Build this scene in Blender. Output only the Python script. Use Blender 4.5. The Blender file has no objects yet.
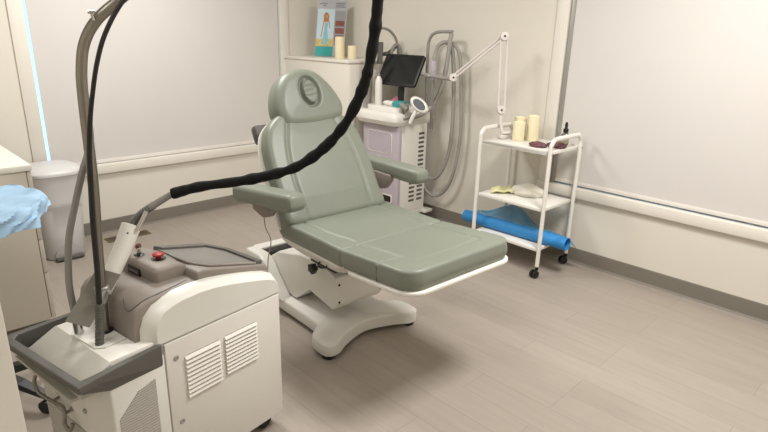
import bpy, bmesh, math, random
import numpy as np
from mathutils import Vector, Matrix
PI = math.pi
random.seed(4)
C = bpy.context.scene.collection
SC = bpy.context.scene

# ------------------------------------------------------------ camera
cam = bpy.data.objects.new('camera', bpy.data.cameras.new('camera'))
C.objects.link(cam)
cam.matrix_world = Matrix(((0.71353, 0.20047, -0.67133, 0), (-0.70017, 0.23828, -0.67304, 0),
                           (0.02504, 0.95028, 0.31038, 1.5), (0, 0, 0, 1)))
cam.data.sensor_width = 36
cam.data.lens = 26.3
cam.data.clip_start = 0.05
SC.camera = cam
# ------------------------------------------------------------ world, lights, exposure
W = bpy.data.worlds.new('world'); SC.world = W; W.use_nodes = True
W.node_tree.nodes['Background'].inputs[0].default_value = (0.50, 0.76, 1.0, 1)
W.node_tree.nodes['Background'].inputs[1].default_value = 1.6


def area(name, loc, sx, sy, power, col, rot=(0, 0, 0)):
    l = bpy.data.lights.new(name, 'AREA'); l.shape = 'RECTANGLE'; l.size = sx; l.size_y = sy
    l.energy = power; l.color = col
    o = bpy.data.objects.new(name, l); o.location = loc; o.rotation_euler = rot; C.objects.link(o)
    return o


WARM = (1.0, 0.98, 0.95)
area('ceiling_light', (2.20, 0.65, 2.57), 0.6, 0.6, 62, WARM)
area('ceiling_light', (1.45, 3.15, 2.57), 0.6, 0.6, 40, WARM)
area('ceiling_light', (0.1, 1.3, 2.57), 0.6, 0.6, 12, WARM)
SC.view_settings.view_transform = 'Standard'
SC.view_settings.look = 'None'
SC.view_settings.gamma = 1
SC.view_settings.use_curve_mapping = False
SC.view_settings.exposure = 0.06


# ------------------------------------------------------------ materials
def rgb(h):
    h = h.lstrip('#'); v = [int(h[i:i + 2], 16) / 255 for i in (0, 2, 4)]
    return tuple((c / 12.92 if c <= 0.04045 else ((c + 0.055) / 1.055) ** 2.4) for c in v) + (1,)


def mat(name, hexc, rough=0.5, metal=0.0, var=0.04, scale=8.0, bump=0.0, bscale=200.0, spec=0.5, alpha=1.0, trans=0.0, coat=0.0):
    m = bpy.data.materials.new(name); m.use_nodes = True
    nt = m.node_tree; b = nt.nodes['Principled BSDF']
    b.inputs['Roughness'].default_value = rough; b.inputs['Metallic'].default_value = metal
    b.inputs['Specular IOR Level'].default_value = spec
    b.inputs['Alpha'].default_value = alpha
    b.inputs['Transmission Weight'].default_value = trans
    b.inputs['Coat Weight'].default_value = coat
    col = rgb(hexc)
    tc = nt.nodes.new('ShaderNodeTexCoord')
    no = nt.nodes.new('ShaderNodeTexNoise'); no.inputs['Scale'].default_value = scale
    no.inputs['Detail'].default_value = 4
    nt.links.new(tc.outputs['Object'], no.inputs['Vector'])
    cr = nt.nodes.new('ShaderNodeValToRGB')
    cr.color_ramp.elements[0].position = 0.3; cr.color_ramp.elements[1].position = 0.7
    cr.color_ramp.elements[0].color = tuple(c * (1 - var) for c in col[:3]) + (1,)
    cr.color_ramp.elements[1].color = tuple(min(1, c * (1 + var)) for c in col[:3]) + (1,)
    nt.links.new(no.outputs['Fac'], cr.inputs[0]); nt.links.new(cr.outputs[0], b.inputs['Base Color'])
    if bump:
        n2 = nt.nodes.new('ShaderNodeTexNoise'); n2.inputs['Scale'].default_value = bscale
        nt.links.new(tc.outputs['Object'], n2.inputs['Vector'])
        bp = nt.nodes.new('ShaderNodeBump'); bp.inputs['Strength'].default_value = bump
        bp.inputs['Distance'].default_value = 0.002
        nt.links.new(n2.outputs['Fac'], bp.inputs['Height']); nt.links.new(bp.outputs[0], b.inputs['Normal'])
    return m


def floor_mat():
    m = mat('floor_vinyl_planks', '#B3A698', 0.38, var=0.03, scale=3, bump=0.05, bscale=60)
    nt = m.node_tree; b = nt.nodes['Principled BSDF']
    tc = nt.nodes.new('ShaderNodeTexCoord'); mp = nt.nodes.new('ShaderNodeMapping')
    mp.inputs['Rotation'].default_value = (0, 0, PI / 2); mp.inputs['Location'].default_value = (0.0, 0.035, 0)
    nt.links.new(tc.outputs['Object'], mp.inputs[0])
    br = nt.nodes.new('ShaderNodeTexBrick')
    br.inputs['Scale'].default_value = 1.0; br.inputs['Brick Width'].default_value = 0.92
    br.inputs['Row Height'].default_value = 0.152; br.inputs['Mortar Size'].default_value = 0.0012
    br.inputs['Mortar Smooth'].default_value = 0.1; br.offset = 0.37; br.offset_frequency = 3
    br.inputs['Color1'].default_value = rgb('#A59B91'); br.inputs['Color2'].default_value = rgb('#A1978D')
    br.inputs['Mortar'].default_value = rgb('#8E847B')
    nt.links.new(mp.outputs[0], br.inputs['Vector'])
    # long grain streaks and clouding
    mp2 = nt.nodes.new('ShaderNodeMapping'); mp2.inputs['Scale'].default_value = (14, 1.6, 1)
    nt.links.new(tc.outputs['Object'], mp2.inputs[0])
    n = nt.nodes.new('ShaderNodeTexNoise'); n.inputs['Scale'].default_value = 2.2; n.inputs['Detail'].default_value = 7
    nt.links.new(mp2.outputs[0], n.inputs['Vector'])
    rp = nt.nodes.new('ShaderNodeValToRGB')
    rp.color_ramp.elements[0].position = 0.3; rp.color_ramp.elements[0].color = (0.93, 0.925, 0.92, 1)
    rp.color_ramp.elements[1].position = 0.7; rp.color_ramp.elements[1].color = (1.02, 1.02, 1.02, 1)
    nt.links.new(n.outputs['Fac'], rp.inputs[0])
    mx = nt.nodes.new('ShaderNodeMix'); mx.data_type = 'RGBA'; mx.blend_type = 'MULTIPLY'; mx.inputs[0].default_value = 1
    nt.links.new(br.outputs['Color'], mx.inputs[6]); nt.links.new(rp.outputs[0], mx.inputs[7])
    nt.links.new(mx.outputs[2], b.inputs['Base Color'])
    return m


def perforated(name, base, hole, pitch, axes=('X', 'Z'), r=0.3):
    m = mat(name, base, 0.45)
    nt = m.node_tree; b = nt.nodes['Principled BSDF']
    tc = nt.nodes.new('ShaderNodeTexCoord')
    mp = nt.nodes.new('ShaderNodeMapping'); mp.inputs['Rotation'].default_value = (0, 0.785, 0) if axes == ('X', 'Z') else (0.785, 0, 0)
    nt.links.new(tc.outputs['Object'], mp.inputs[0])
    sx = nt.nodes.new('ShaderNodeSeparateXYZ'); nt.links.new(mp.outputs[0], sx.inputs[0])

    def sq(sock):
        a = nt.nodes.new('ShaderNodeMath'); a.operation = 'DIVIDE'; a.inputs[1].default_value = pitch
        nt.links.new(sock, a.inputs[0])
        f = nt.nodes.new('ShaderNodeMath'); f.operation = 'FRACT'; nt.links.new(a.outputs[0], f.inputs[0])
        s = nt.nodes.new('ShaderNodeMath'); s.operation = 'SUBTRACT'; s.inputs[1].default_value = 0.5
        nt.links.new(f.outputs[0], s.inputs[0])
        p = nt.nodes.new('ShaderNodeMath'); p.operation = 'MULTIPLY'
        nt.links.new(s.outputs[0], p.inputs[0]); nt.links.new(s.outputs[0], p.inputs[1])
        return p.outputs[0]
    ad = nt.nodes.new('ShaderNodeMath'); ad.operation = 'ADD'
    nt.links.new(sq(sx.outputs[axes[0]]), ad.inputs[0]); nt.links.new(sq(sx.outputs[axes[1]]), ad.inputs[1])
    lt = nt.nodes.new('ShaderNodeMath'); lt.operation = 'LESS_THAN'; lt.inputs[1].default_value = r * r
    nt.links.new(ad.outputs[0], lt.inputs[0])
    mx = nt.nodes.new('ShaderNodeMix'); mx.data_type = 'RGBA'
    mx.inputs[6].default_value = rgb(base); mx.inputs[7].default_value = rgb(hole)
    nt.links.new(lt.outputs[0], mx.inputs[0]); nt.links.new(mx.outputs[2], b.inputs['Base Color'])
    return m


M = dict(
    wall=mat('wall_paint', '#DCD7CC', 0.75, var=0.012, scale=1.5, bump=0.08, bscale=120, spec=0.3),
    ceiling=mat('ceiling_paint', '#E4E0D8', 0.9),
    trim=mat('trim_paint', '#E2DDD3', 0.45, var=0.01),
    base=mat('rubber_baseboard', '#7C766C', 0.55, var=0.02),
    blind=mat('blind_fabric', '#D2CECA', 0.8, var=0.012, scale=2, spec=0.2),
    hem=mat('blind_hem', '#DFDAD4', 0.6),
    floor=floor_mat(),
    glass=mat('window_glass', '#FFFFFF', 0.02, trans=1.0, var=0),
    alu=mat('aluminium', '#A3A09B', 0.35, 0.4),
    vinyl=mat('sage_vinyl', '#7C8175', 0.42, var=0.03, scale=5, bump=0.08, bscale=350, spec=0.5),
    white=mat('white_plastic', '#DEDCD5', 0.35, var=0.01),
    whiteb=mat('bright_white_plastic', '#E6E3DC', 0.3, var=0.01),
    panel=mat('machine_panel_white', '#DCD8D1', 0.4, var=0.012),
    cool=mat('bin_plastic', '#CCCBCB', 0.4, var=0.01),
    lilac=mat('lilac_plastic', '#B7AEB6', 0.4, var=0.01),
    lilacd=mat('lilac_groove', '#A79DA8', 0.4),
    dgrey=mat('dark_grey_plastic', '#5A5854', 0.5, var=0.03, bump=0.1, bscale=300),
    taupe=mat('taupe_plastic', '#8A8179', 0.5, var=0.015, bump=0.12, bscale=260),
    slope=mat('grey_beige_plastic', '#B4B1A8', 0.45, var=0.01),
    black=mat('black_plastic', '#141414', 0.4),
    sleeve=mat('black_mesh_sleeve', '#0E0D0D', 0.75, var=0.3, scale=60, bump=0.5, bscale=90, spec=0.25),
    rubber=mat('black_rubber', '#1C1B1B', 0.5),
    hose=mat('grey_hose', '#85827D', 0.5, var=0.03),
    hosel=mat('light_grey_hose', '#96938D', 0.45, var=0.02),
    steel=mat('brushed_steel', '#8D877E', 0.3, 0.9, var=0.05),
    chrome=mat('chrome', '#C9C7C4', 0.18, 1.0),
    plate=mat('grey_plate', '#7F7C73', 0.4, 0.3),
    screen=mat('screen_glass', '#15181A', 0.12, var=0.05),
    wax=mat('ivory_wax', '#EADFBC', 0.5, var=0.03, scale=20),
    maroon=mat('maroon_cloth', '#6A464A', 0.7, var=0.15, scale=50, bump=0.3, bscale=150),
    blue=mat('blue_disposable_paper', '#2C86C8', 0.55, var=0.06, scale=18, bump=0.3, bscale=60),
    bluet=mat('thin_blue_sheet', '#5BA3CC', 0.5, var=0.06, scale=18, alpha=0.6),
    pad=mat('pale_blue_pad', '#9DBDD8', 0.75, var=0.07, scale=22, bump=0.4, bscale=40),
    tissue=mat('white_tissue', '#ECEAE6', 0.8, bump=0.3, bscale=60),
    clothw=mat('white_cloth', '#DAD5C8', 0.85, bump=0.4, bscale=150),
    clothy=mat('pale_yellow_cloth', '#DAD8A6', 0.85, bump=0.4, bscale=150),
    red=mat('red_plastic', '#A31C18', 0.45),
    teal=mat('teal_print', '#2E9C9A', 0.5, var=0.05),
    sky=mat('pale_blue_print', '#B9CED6', 0.5, var=0.05),
    paper=mat('grey_card', '#A7A7AB', 0.5),
    gold=mat('wheat_print', '#C7AF6A', 0.5, var=0.35, scale=90),
    skin=mat('skin_print', '#BE8461', 0.5, var=0.25, scale=60),
    hair=mat('hair_print', '#A9682F', 0.5, var=0.25, scale=60),
    brownp=mat('brown_photo_print', '#7A4334', 0.5, var=0.45, scale=110),
    dark=mat('dark_print', '#3B3B40', 0.6),
    pink=mat('pink_packet', '#C77C93', 0.5, var=0.15, scale=60),
    brass=mat('dull_brass', '#7D6A4A', 0.45, 0.6),
    clear=mat('clear_bottle', '#E9E6DD', 0.08, trans=0.85, var=0),
    oil=mat('yellow_oil', '#C9BE74', 0.15, trans=0.4),
    perf=perforated('perforated_grille', '#CFCAC2', '#3A3835', 0.0042, ('X', 'Z'), 0.32),
    perf2=perforated('perforated_front_grille', '#CFCAC2', '#3A3835', 0.0042, ('Y', 'Z'), 0.32),
    cab=mat('cabinet_laminate', '#BFB8AA', 0.45, var=0.01),
    cabt=mat('cabinet_top', '#DEDAD0', 0.4, var=0.01),
    arm=mat('lamp_arm_white', '#D9D2CE', 0.4),
)


# ------------------------------------------------------------ mesh helpers
def obj(name, bm, m, parent=None, smooth=True, angle=35):
    bmesh.ops.recalc_face_normals(bm, faces=bm.faces)
    me = bpy.data.meshes.new(name); bm.to_mesh(me); bm.free()
    mats = m if isinstance(m, (list, tuple)) else [m]
    for q in mats: me.materials.append(q)
    if smooth:
        me.polygons.foreach_set('use_smooth', [True] * len(me.polygons))
        try:
            me.set_sharp_from_angle(angle=math.radians(angle))
        except Exception:
            pass
    o = bpy.data.objects.new(name, me); C.objects.link(o)
    if parent: o.parent = parent
    return o


def tag(o, label, cat, group=None):
    o['label'] = label; o['category'] = cat
    if group: o['group'] = group
    return o


def thing(name, label, cat, loc=(0, 0, 0), rz=0.0, group=None):
    o = bpy.data.objects.new(name, None); C.objects.link(o)
    o.empty_display_size = 0.05
    o.location = loc; o.rotation_euler = (0, 0, rz)
    return tag(o, label, cat, group)


def struct(o):
    o['kind'] = 'structure'; return o


def B():
    return bmesh.new()


def box(bm, x0, x1, y0, y1, z0, z1, bev=0.0, seg=2, mtx=None):
    r = bmesh.ops.create_cube(bm, size=1)
    vs = r['verts']
    for v in vs:
        v.co = Vector((x0 + (v.co.x + .5) * (x1 - x0), y0 + (v.co.y + .5) * (y1 - y0), z0 + (v.co.z + .5) * (z1 - z0)))
    if mtx is not None:
        for v in vs: v.co = mtx @ v.co
    if bev > 0:
        es = list({e for v in vs for e in v.link_edges})
        bmesh.ops.bevel(bm, geom=es, offset=bev, segments=seg, affect='EDGES', profile=0.5)
    return bm


def catmull(pts, n=8):
    P = [Vector(q) for q in pts]
    if len(P) < 3: return P
    P = [P[0] * 2 - P[1]] + P + [P[-1] * 2 - P[-2]]
    out = []
    for i in range(1, len(P) - 2):
        for k in range(n):
            t = k / n
            a, b, c, d = P[i - 1], P[i], P[i + 1], P[i + 2]
            out.append(0.5 * ((2 * b) + (c - a) * t + (2 * a - 5 * b + 4 * c - d) * t * t + (3 * b - a - 3 * c + d) * t ** 3))
    out.append(P[-2]); return out


def tube(bm, pts, r, seg=10, n=8, smooth=True, cap=True):
    P = catmull(pts, n) if smooth else [Vector(q) for q in pts]
    T = []
    for i in range(len(P)):
        a = P[max(0, i - 1)]; b = P[min(len(P) - 1, i + 1)]
        T.append((b - a).normalized())
    up = Vector((0, 0, 1)) if abs(T[0].z) < 0.9 else Vector((1, 0, 0))
    N = (up - T[0] * up.dot(T[0])).normalized()
    rings = []
    for i, q in enumerate(P):
        if i:
            N = (N - T[i] * N.dot(T[i])).normalized()
        Bn = T[i].cross(N)
        rr = r(i / (len(P) - 1)) if callable(r) else r
        ring = []
        for k in range(seg):
            a = 2 * PI * k / seg
            ra = rr if not isinstance(rr, tuple) else None
            if ra is None:
                ring.append(bm.verts.new(q + N * math.cos(a) * rr[0] + Bn * math.sin(a) * rr[1]))
            else:
                ring.append(bm.verts.new(q + (N * math.cos(a) + Bn * math.sin(a)) * ra))
        rings.append(ring)
    for i in range(len(rings) - 1):
        for k in range(seg):
            bm.faces.new((rings[i][k], rings[i][(k + 1) % seg], rings[i + 1][(k + 1) % seg], rings[i + 1][k]))
    if cap:
        bm.faces.new(rings[0][::-1]); bm.faces.new(rings[-1])
    return bm


def lathe(bm, prof, seg=24, c=(0, 0, 0), axis=None, sx=1.0, sy=1.0):
    """prof: [(radius, height)], closed at r=0 ends"""
    c = Vector(c)
    Q = Matrix.Identity(3)
    if axis is not None:
        Q = Vector((0, 0, 1)).rotation_difference(Vector(axis).normalized()).to_matrix()
    rings = []
    for (r, z) in prof:
        if r < 1e-6:
            rings.append([bm.verts.new(c + Q @ Vector((0, 0, z)))])
        else:
            rings.append([bm.verts.new(c + Q @ Vector((r * sx * math.cos(2 * PI * k / seg), r * sy * math.sin(2 * PI * k / seg), z))) for k in range(seg)])
    for i in range(len(rings) - 1):
        a, b = rings[i], rings[i + 1]
        for k in range(seg):
            k2 = (k + 1) % seg
            if len(a) == 1 and len(b) == 1: continue
            if len(a) == 1: bm.faces.new((a[0], b[k2], b[k]))
            elif len(b) == 1: bm.faces.new((a[k], a[k2], b[0]))
            else: bm.faces.new((a[k], a[k2], b[k2], b[k]))
    if len(rings[0]) > 1: bm.faces.new(rings[0][::-1])
    if len(rings[-1]) > 1: bm.faces.new(rings[-1])
    return bm


def prism(bm, poly, h0, h1, axis='z', bev=0.0, seg=2):
    """poly 2D extruded from h0 to h1 along axis. axis x: poly=(y,z); y: poly=(x,z); z: (x,y)"""
    def f(p, h):
        if axis == 'z': return (p[0], p[1], h)
        if axis == 'y': return (p[0], h, p[1])
        return (h, p[0], p[1])
    a = [bm.verts.new(f(q, h0)) for q in poly]; b = [bm.verts.new(f(q, h1)) for q in poly]
    n = len(poly); fs = [bm.faces.new(a[::-1]), bm.faces.new(b)]
    for i in range(n): fs.append(bm.faces.new((a[i], a[(i + 1) % n], b[(i + 1) % n], b[i])))
    bmesh.ops.recalc_face_normals(bm, faces=fs)
    if bev > 0:
        es = [e for e in {e for v in a + b for e in v.link_edges} if len(e.link_faces) == 2 and e.calc_face_angle(0) > 0.5]
        bmesh.ops.bevel(bm, geom=es, offset=bev, segments=seg, affect='EDGES', profile=0.5)
    return bm


def roundrect(x0, x1, y0, y1, r, n=6):
    out = []
    for cx, cy, a0 in ((x1 - r, y1 - r, 0), (x0 + r, y1 - r, PI / 2), (x0 + r, y0 + r, PI), (x1 - r, y0 + r, 1.5 * PI)):
        for k in range(n + 1):
            a = a0 + PI / 2 * k / n
            out.append((cx + r * math.cos(a), cy + r * math.sin(a)))
    return out


def resample(poly, N):
    P = [Vector((p[0], p[1])) for p in poly]
    L = [0]
    for i in range(len(P)): L.append(L[-1] + (P[(i + 1) % len(P)] - P[i]).length)
    out = []
    j = 0
    for k in range(N):
        s = L[-1] * k / N
        while L[j + 1] < s: j += 1
        t = (s - L[j]) / max(1e-9, L[j + 1] - L[j])
        out.append(P[j % len(P)].lerp(P[(j + 1) % len(P)], t))
    return out


def smoothclosed(poly, n=6):
    P = [Vector((p[0], p[1])) for p in poly]; m = len(P); out = []
    for i in range(m):
        a, b, c, d = P[i - 1], P[i], P[(i + 1) % m], P[(i + 2) % m]
        for k in range(n):
            t = k / n
            out.append(0.5 * ((2 * b) + (c - a) * t + (2 * a - 5 * b + 4 * c - d) * t * t + (3 * b - a - 3 * c + d) * t ** 3))
    return out


def polydist(P, A, Bq):
    """distance of every point P (n,2) to the set of segments A-B (m,2)"""
    out = np.full(len(P), 1e9)
    for a, b in zip(A, Bq):
        d = b - a; L = max(1e-12, float(d @ d))
        t = np.clip(((P - a) @ d) / L, 0, 1)
        out = np.minimum(out, np.hypot(*(P - (a + t[:, None] * d)).T))
    return out


def padheight(P, A, Bq, thick, r, grooves, crown):
    d = polydist(P, A, Bq)
    z = np.full(len(P), float(thick))
    k = d < r
    z[k] = thick - r + np.sqrt(np.maximum(0, r * r - (r - d[k]) ** 2))
    z += crown * np.minimum(1, d / 0.12)
    dip = np.zeros(len(P))
    for g in grooves:
        pl_ = np.array([(q[0], q[1]) for q in (catmull([(a[0], a[1], 0) for a in g[0]], 8) if 2 < len(g[0]) < 12 else g[0])], float)
        dd = polydist(P, pl_[:-1], pl_[1:])
        dip = np.maximum(dip, g[1] * np.exp(-(dd / g[2]) ** 2))
    return z - dip


def cushion(bm, poly, thick, r, grooves=(), crown=0.0, mtx=None, N=144, center=None, wr=0.0, under=0.02):
    """soft upholstered pad: outline poly (xy), flat underside at z=0, rounded top, stitched grooves = [(polyline,depth,width)]"""
    O = resample(poly, N)
    cx, cy = center if center else (sum(q.x for q in O) / N, sum(q.y for q in O) / N)
    A = np.array([[q.x, q.y] for q in O]); Bq = np.roll(A, -1, axis=0)
    S = list(np.linspace(0.03, 0.86, 70)) + [0.89, .915, .94, .96, .975, .99, 1.0]
    c0 = np.array([cx, cy])
    P = np.vstack([c0[None]] + [c0 + (A - c0) * s for s in S])
    z = padheight(P, A, Bq, thick, r, grooves, crown)
    mtx = mtx or Matrix.Identity(4)
    V = [bm.verts.new(mtx @ Vector((P[i][0], P[i][1], z[i]))) for i in range(len(P))]
    rings = [[V[0]]] + [V[1 + k * N:1 + (k + 1) * N] for k in range(len(S))]
    for zz, ins in ((thick * 0.35, -0.003), (under, 0.0), (0.0, under * 0.8)):
        ring = []
        for k in range(N):
            d = Vector((O[k].x - cx, O[k].y - cy)); L = d.length
            q = d * ((L - ins) / L)
            ring.append(bm.verts.new(mtx @ Vector((cx + q.x, cy + q.y, zz))))
        rings.append(ring)
    for i in range(len(rings) - 1):
        a, b = rings[i], rings[i + 1]
        for k in range(N):
            k2 = (k + 1) % N
            if len(a) == 1: bm.faces.new((a[0], b[k], b[k2]))
            else: bm.faces.new((a[k], b[k], b[k2], a[k2]))
    bm.faces.new(rings[-1][::-1])
    return bm


def gridpad(bm, poly, thick, r, grooves=(), crown=0.0, mtx=None, under=0.02, step=0.005):
    """same as cushion for a roughly rectangular outline, meshed in rows so that seams stay clean"""
    A = np.array([[q[0], q[1]] for q in poly]); Bq = np.roll(A, -1, axis=0)
    mtx = mtx or Matrix.Identity(4)
    y0, y1 = A[:, 1].min(), A[:, 1].max()
    ed = [0, .0008, .002, .004, .007, .011, .016, .022]

    def span(lo, hi):
        a = [lo + e for e in ed]; b_ = [hi - e for e in ed][::-1]
        n = max(4, int((b_[0] - a[-1]) / step))
        return a + list(np.linspace(a[-1], b_[0], n + 1)[1:-1]) + b_
    ys = span(y0, y1)
    cx = (A[:, 0].min() + A[:, 0].max()) / 2
    tx = span(0.0, A[:, 0].max() - A[:, 0].min()); W = tx[-1]
    P = []
    for y in ys:
        yy = min(max(y, y0 + 1e-5), y1 - 1e-5); xs = []
        for a, b in zip(A, Bq):
            if (a[1] - yy) * (b[1] - yy) < 0: xs.append(a[0] + (b[0] - a[0]) * (yy - a[1]) / (b[1] - a[1]))
        xl, xr = min(xs), max(xs)
        inl, inr = xl - A[:, 0].min(), A[:, 0].max() - xr
        for t in tx:
            x = A[:, 0].min() + t
            k = t / W
            x += inl * max(0, 1 - k * 3) ** 1 - inr * max(0, 1 - (1 - k) * 3)
            P.append((x, y))
    P = np.array(P); nx, ny = len(tx), len(ys)
    z = padheight(P, A, Bq, thick, r, grooves, crown)
    V = [bm.verts.new(mtx @ Vector((P[i][0], P[i][1], z[i]))) for i in range(len(P))]
    for j in range(ny - 1):
        for i in range(nx - 1):
            bm.faces.new((V[j * nx + i], V[j * nx + i + 1], V[(j + 1) * nx + i + 1], V[(j + 1) * nx + i]))
    loop = [i for i in range(nx)] + [j * nx + nx - 1 for j in range(1, ny)] + [(ny - 1) * nx + i for i in range(nx - 2, -1, -1)] + [j * nx for j in range(ny - 2, 0, -1)]
    prev = [V[i] for i in loop]
    c0 = P.mean(0)
    for zz, ins in ((thick * .55, -0.0025), (thick * 0.3, -0.0025), (under, 0.0), (0.0, under * 0.5)):
        cur = []
        for i in loop:
            d = P[i] - c0; L = np.hypot(*d); q = c0 + d * ((L - ins) / L)
            cur.append(bm.verts.new(mtx @ Vector((q[0], q[1], zz))))
        for k in range(len(loop)):
            k2 = (k + 1) % len(loop)
            bm.faces.new((prev[k], prev[k2], cur[k2], cur[k]))
        prev = cur
    bm.faces.new(prev[::-1])
    return bm


def sheet(bm, f, nu, nv, th=0.0015):
    """thin solid sheet from f(u,v)->xyz"""
    V = [[Vector(f(i / nu, j / nv)) for j in range(nv + 1)] for i in range(nu + 1)]
    top = [[bm.verts.new(V[i][j]) for j in range(nv + 1)] for i in range(nu + 1)]
    bot = []
    for i in range(nu + 1):
        row = []
        for j in range(nv + 1):
            du = V[min(nu, i + 1)][j] - V[max(0, i - 1)][j]; dv = V[i][min(nv, j + 1)] - V[i][max(0, j - 1)]
            n = du.cross(dv)
            n = n.normalized() if n.length > 1e-9 else Vector((0, 0, 1))
            row.append(bm.verts.new(V[i][j] - n * th))
        bot.append(row)
    for i in range(nu):
        for j in range(nv):
            bm.faces.new((top[i][j], top[i + 1][j], top[i + 1][j + 1], top[i][j + 1]))
            bm.faces.new((bot[i][j], bot[i][j + 1], bot[i + 1][j + 1], bot[i + 1][j]))
    for i in range(nu):
        bm.faces.new((top[i][0], bot[i][0], bot[i + 1][0], top[i + 1][0]))
        bm.faces.new((top[i][nv], top[i + 1][nv], bot[i + 1][nv], bot[i][nv]))
    for j in range(nv):
        bm.faces.new((top[0][j], top[0][j + 1], bot[0][j + 1], bot[0][j]))
        bm.faces.new((top[nu][j], bot[nu][j], bot[nu][j + 1], top[nu][j + 1]))
    return bm


# ============================================================ ROOM
XR, YB, XL, YF, H = 3.54, 4.323, -0.75, -0.9, 2.6
T = 0.14
WX0, WX1, WZ0, WZ1 = 1.017, 2.965, 0.53, 2.25         # back window opening
VY1, VY0 = 1.905, -0.45                               # right window opening (along y)
b = B(); box(b, XL - T, XR + T, YF - T, YB + T, -0.1, 0); struct(obj('floor', b, M['floor'], smooth=False))
b = B(); box(b, XL - T, XR + T, YF - T, YB + T, H, H + 0.1); struct(obj('ceiling', b, M['ceiling'], smooth=False))
b = B()
box(b, XL, WX0, YB, YB + T, 0, H); box(b, WX1, XR + T, YB, YB + T, 0, H)
box(b, WX0, WX1, YB, YB + T, 0, WZ0 - .03); box(b, WX0, WX1, YB, YB + T, WZ1, H)
struct(obj('wall_back', b, M['wall'], smooth=False))
b = B()
box(b, XR, XR + T, VY1, YB, 0, H); box(b, XR, XR + T, YF, VY0, 0, H)
box(b, XR, XR + T, VY0, VY1, 0, WZ0 - .03); box(b, XR, XR + T, VY0, VY1, WZ1, H)
struct(obj('wall_right', b, M['wall'], smooth=False))
b = B(); box(b, XL - T, XL, YF - T, YB + T, 0, H); struct(obj('wall_left', b, M['wall'], smooth=False))
b = B(); box(b, XL, XR + T, YF - T, YF, 0, H); struct(obj('wall_front', b, M['wall'], smooth=False))


def basebd(name, along, lo, hi, face, sgn):
    b = B()
    prof = [(0, 0), (0.016, 0), (0.012, 0.006), (0.007, 0.014), (0.006, 0.10), (0.004, 0.105), (0, 0.105)]
    poly = [(face + sgn * d, z) for d, z in prof]
    if along == 'x': prism(b, poly, lo, hi, 'x')
    else: prism(b, poly, lo, hi, 'y')
    struct(obj(name, b, M['base'], smooth=False))


basebd('baseboard_back', 'x', XL, XR, YB, -1)
basebd('baseboard_right', 'y', YF, YB, XR, -1)


# window 1 (back wall)
def window(name, axis, lo, hi, face):
    root = bpy.data.objects.new(name, None); C.objects.link(root); struct(root)

    def bx(bm, a0, a1, d0, d1, z0, z1, bev=0.002):
        if axis == 'x': box(bm, a0, a1, face + min(d0, d1), face + max(d0, d1), z0, z1, bev)
        else: box(bm, face + min(d0, d1), face + max(d0, d1), a0, a1, z0, z1, bev)
    b = B()   # sash frame in the opening
    for a0, a1 in ((lo, lo + .012), (hi - .045, hi)): bx(b, a0, a1, .07, .12, WZ0, WZ1)
    for z0, z1 in ((WZ0, WZ0 + .045), (WZ1 - .045, WZ1)): bx(b, lo, hi, .07, .12, z0, z1)
    bx(b, (lo + hi) / 2 - .02, (lo + hi) / 2 + .02, .07, .12, WZ0, WZ1)
    obj('window_frame', b, M['alu'], root, smooth=False)
    b = B(); bx(b, lo + .008, hi - .04, .093, .097, WZ0 + .04, WZ1 - .04, 0)
    obj('pane', b, M['glass'], root, smooth=False)
    b = B(); bx(b, lo - .085, hi + .085, -.028, .07, WZ0 - .068, WZ0 - .0, 0.004)
    obj('window_sill', b, M['trim'], root)
    b = B()
    bx(b, lo - .085, lo, -.012, 0.002, WZ0, WZ1 + .08); bx(b, hi, hi + .085, -.012, 0.002, WZ0, WZ1 + .08)
    bx(b, lo, hi, -.012, 0.002, WZ1, WZ1 + .08)
    obj('window_trim', b, M['trim'], root)
    return root


window('window_1', 'x', WX0, WX1, YB)
window('window_2', 'y', VY0, VY1, XR)


def blind(axis, lo, hi, face, zb, label):
    t = thing('roller_blind', label, 'window blind', (0, 0, 0), group='roller blinds over the two windows')

    def bx(bm, a0, a1, d0, d1, z0, z1, bev=0.0015):
        if axis == 'x': box(bm, a0, a1, face + d0, face + d1, z0, z1, bev)
        else: box(bm, face + d0, face + d1, a0, a1, z0, z1, bev)
    b = B(); bx(b, lo, hi, .012, .015, zb + .02, WZ1 - .05, 0); obj('blind_fabric', b, M['blind'], t, smooth=False)
    b = B(); bx(b, lo, hi, .006, .020, zb, zb + .026, .004); obj('hem_bar', b, M['hem'], t)
    b = B(); tube(b, [(lo + .005, face + .035, WZ1 - .035), (hi - .005, face + .035, WZ1 - .035)] if axis == 'x' else
                  [(face + .035, lo + .005, WZ1 - .035), (face + .035, hi - .005, WZ1 - .035)], .022, 16, smooth=False)
    obj('roller_tube', b, M['hem'], t)
    return t


blind('x', WX0 + .026, WX1 - .010, YB, WZ0 + .004, 'wide off-white roller blind pulled down over the back window behind the treatment chair')
rb_ = blind('y', VY0 + .01, VY1 - .034, XR, WZ0 + .012, 'wide off-white roller blind pulled down over the right-hand window beside the trolley')

b = B(); box(b, XR + .004, XR + .03, VY1 - .034, VY1 - .002, WZ0 + .002, WZ1 - .06, .003); obj('side_channel', b, M['alu'], rb_)

# door leaf, open, at the near left
b = B(); box(b, 0, 0.825, -0.02, 0.02, 0.01, 2.02, 0.003)
dr = obj('door_1', b, M['trim'])
dr.location = (-0.718, 0.352, 0); dr.rotation_euler = (0, 0, math.radians(16.5)); struct(dr)
b = B(); lathe(b, [(0.026, 0), (0.026, 0.006), (0.01, 0.01), (0.01, 0.04), (0, 0.04)], 16, (0.76, -0.02, 1.0), (0, -1, 0))
tube(b, [(0.76, -0.055, 1.0), (0.66, -0.055, 1.0)], 0.009, 10, smooth=False)
obj('door_handle', b, M['chrome'], dr)

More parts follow.
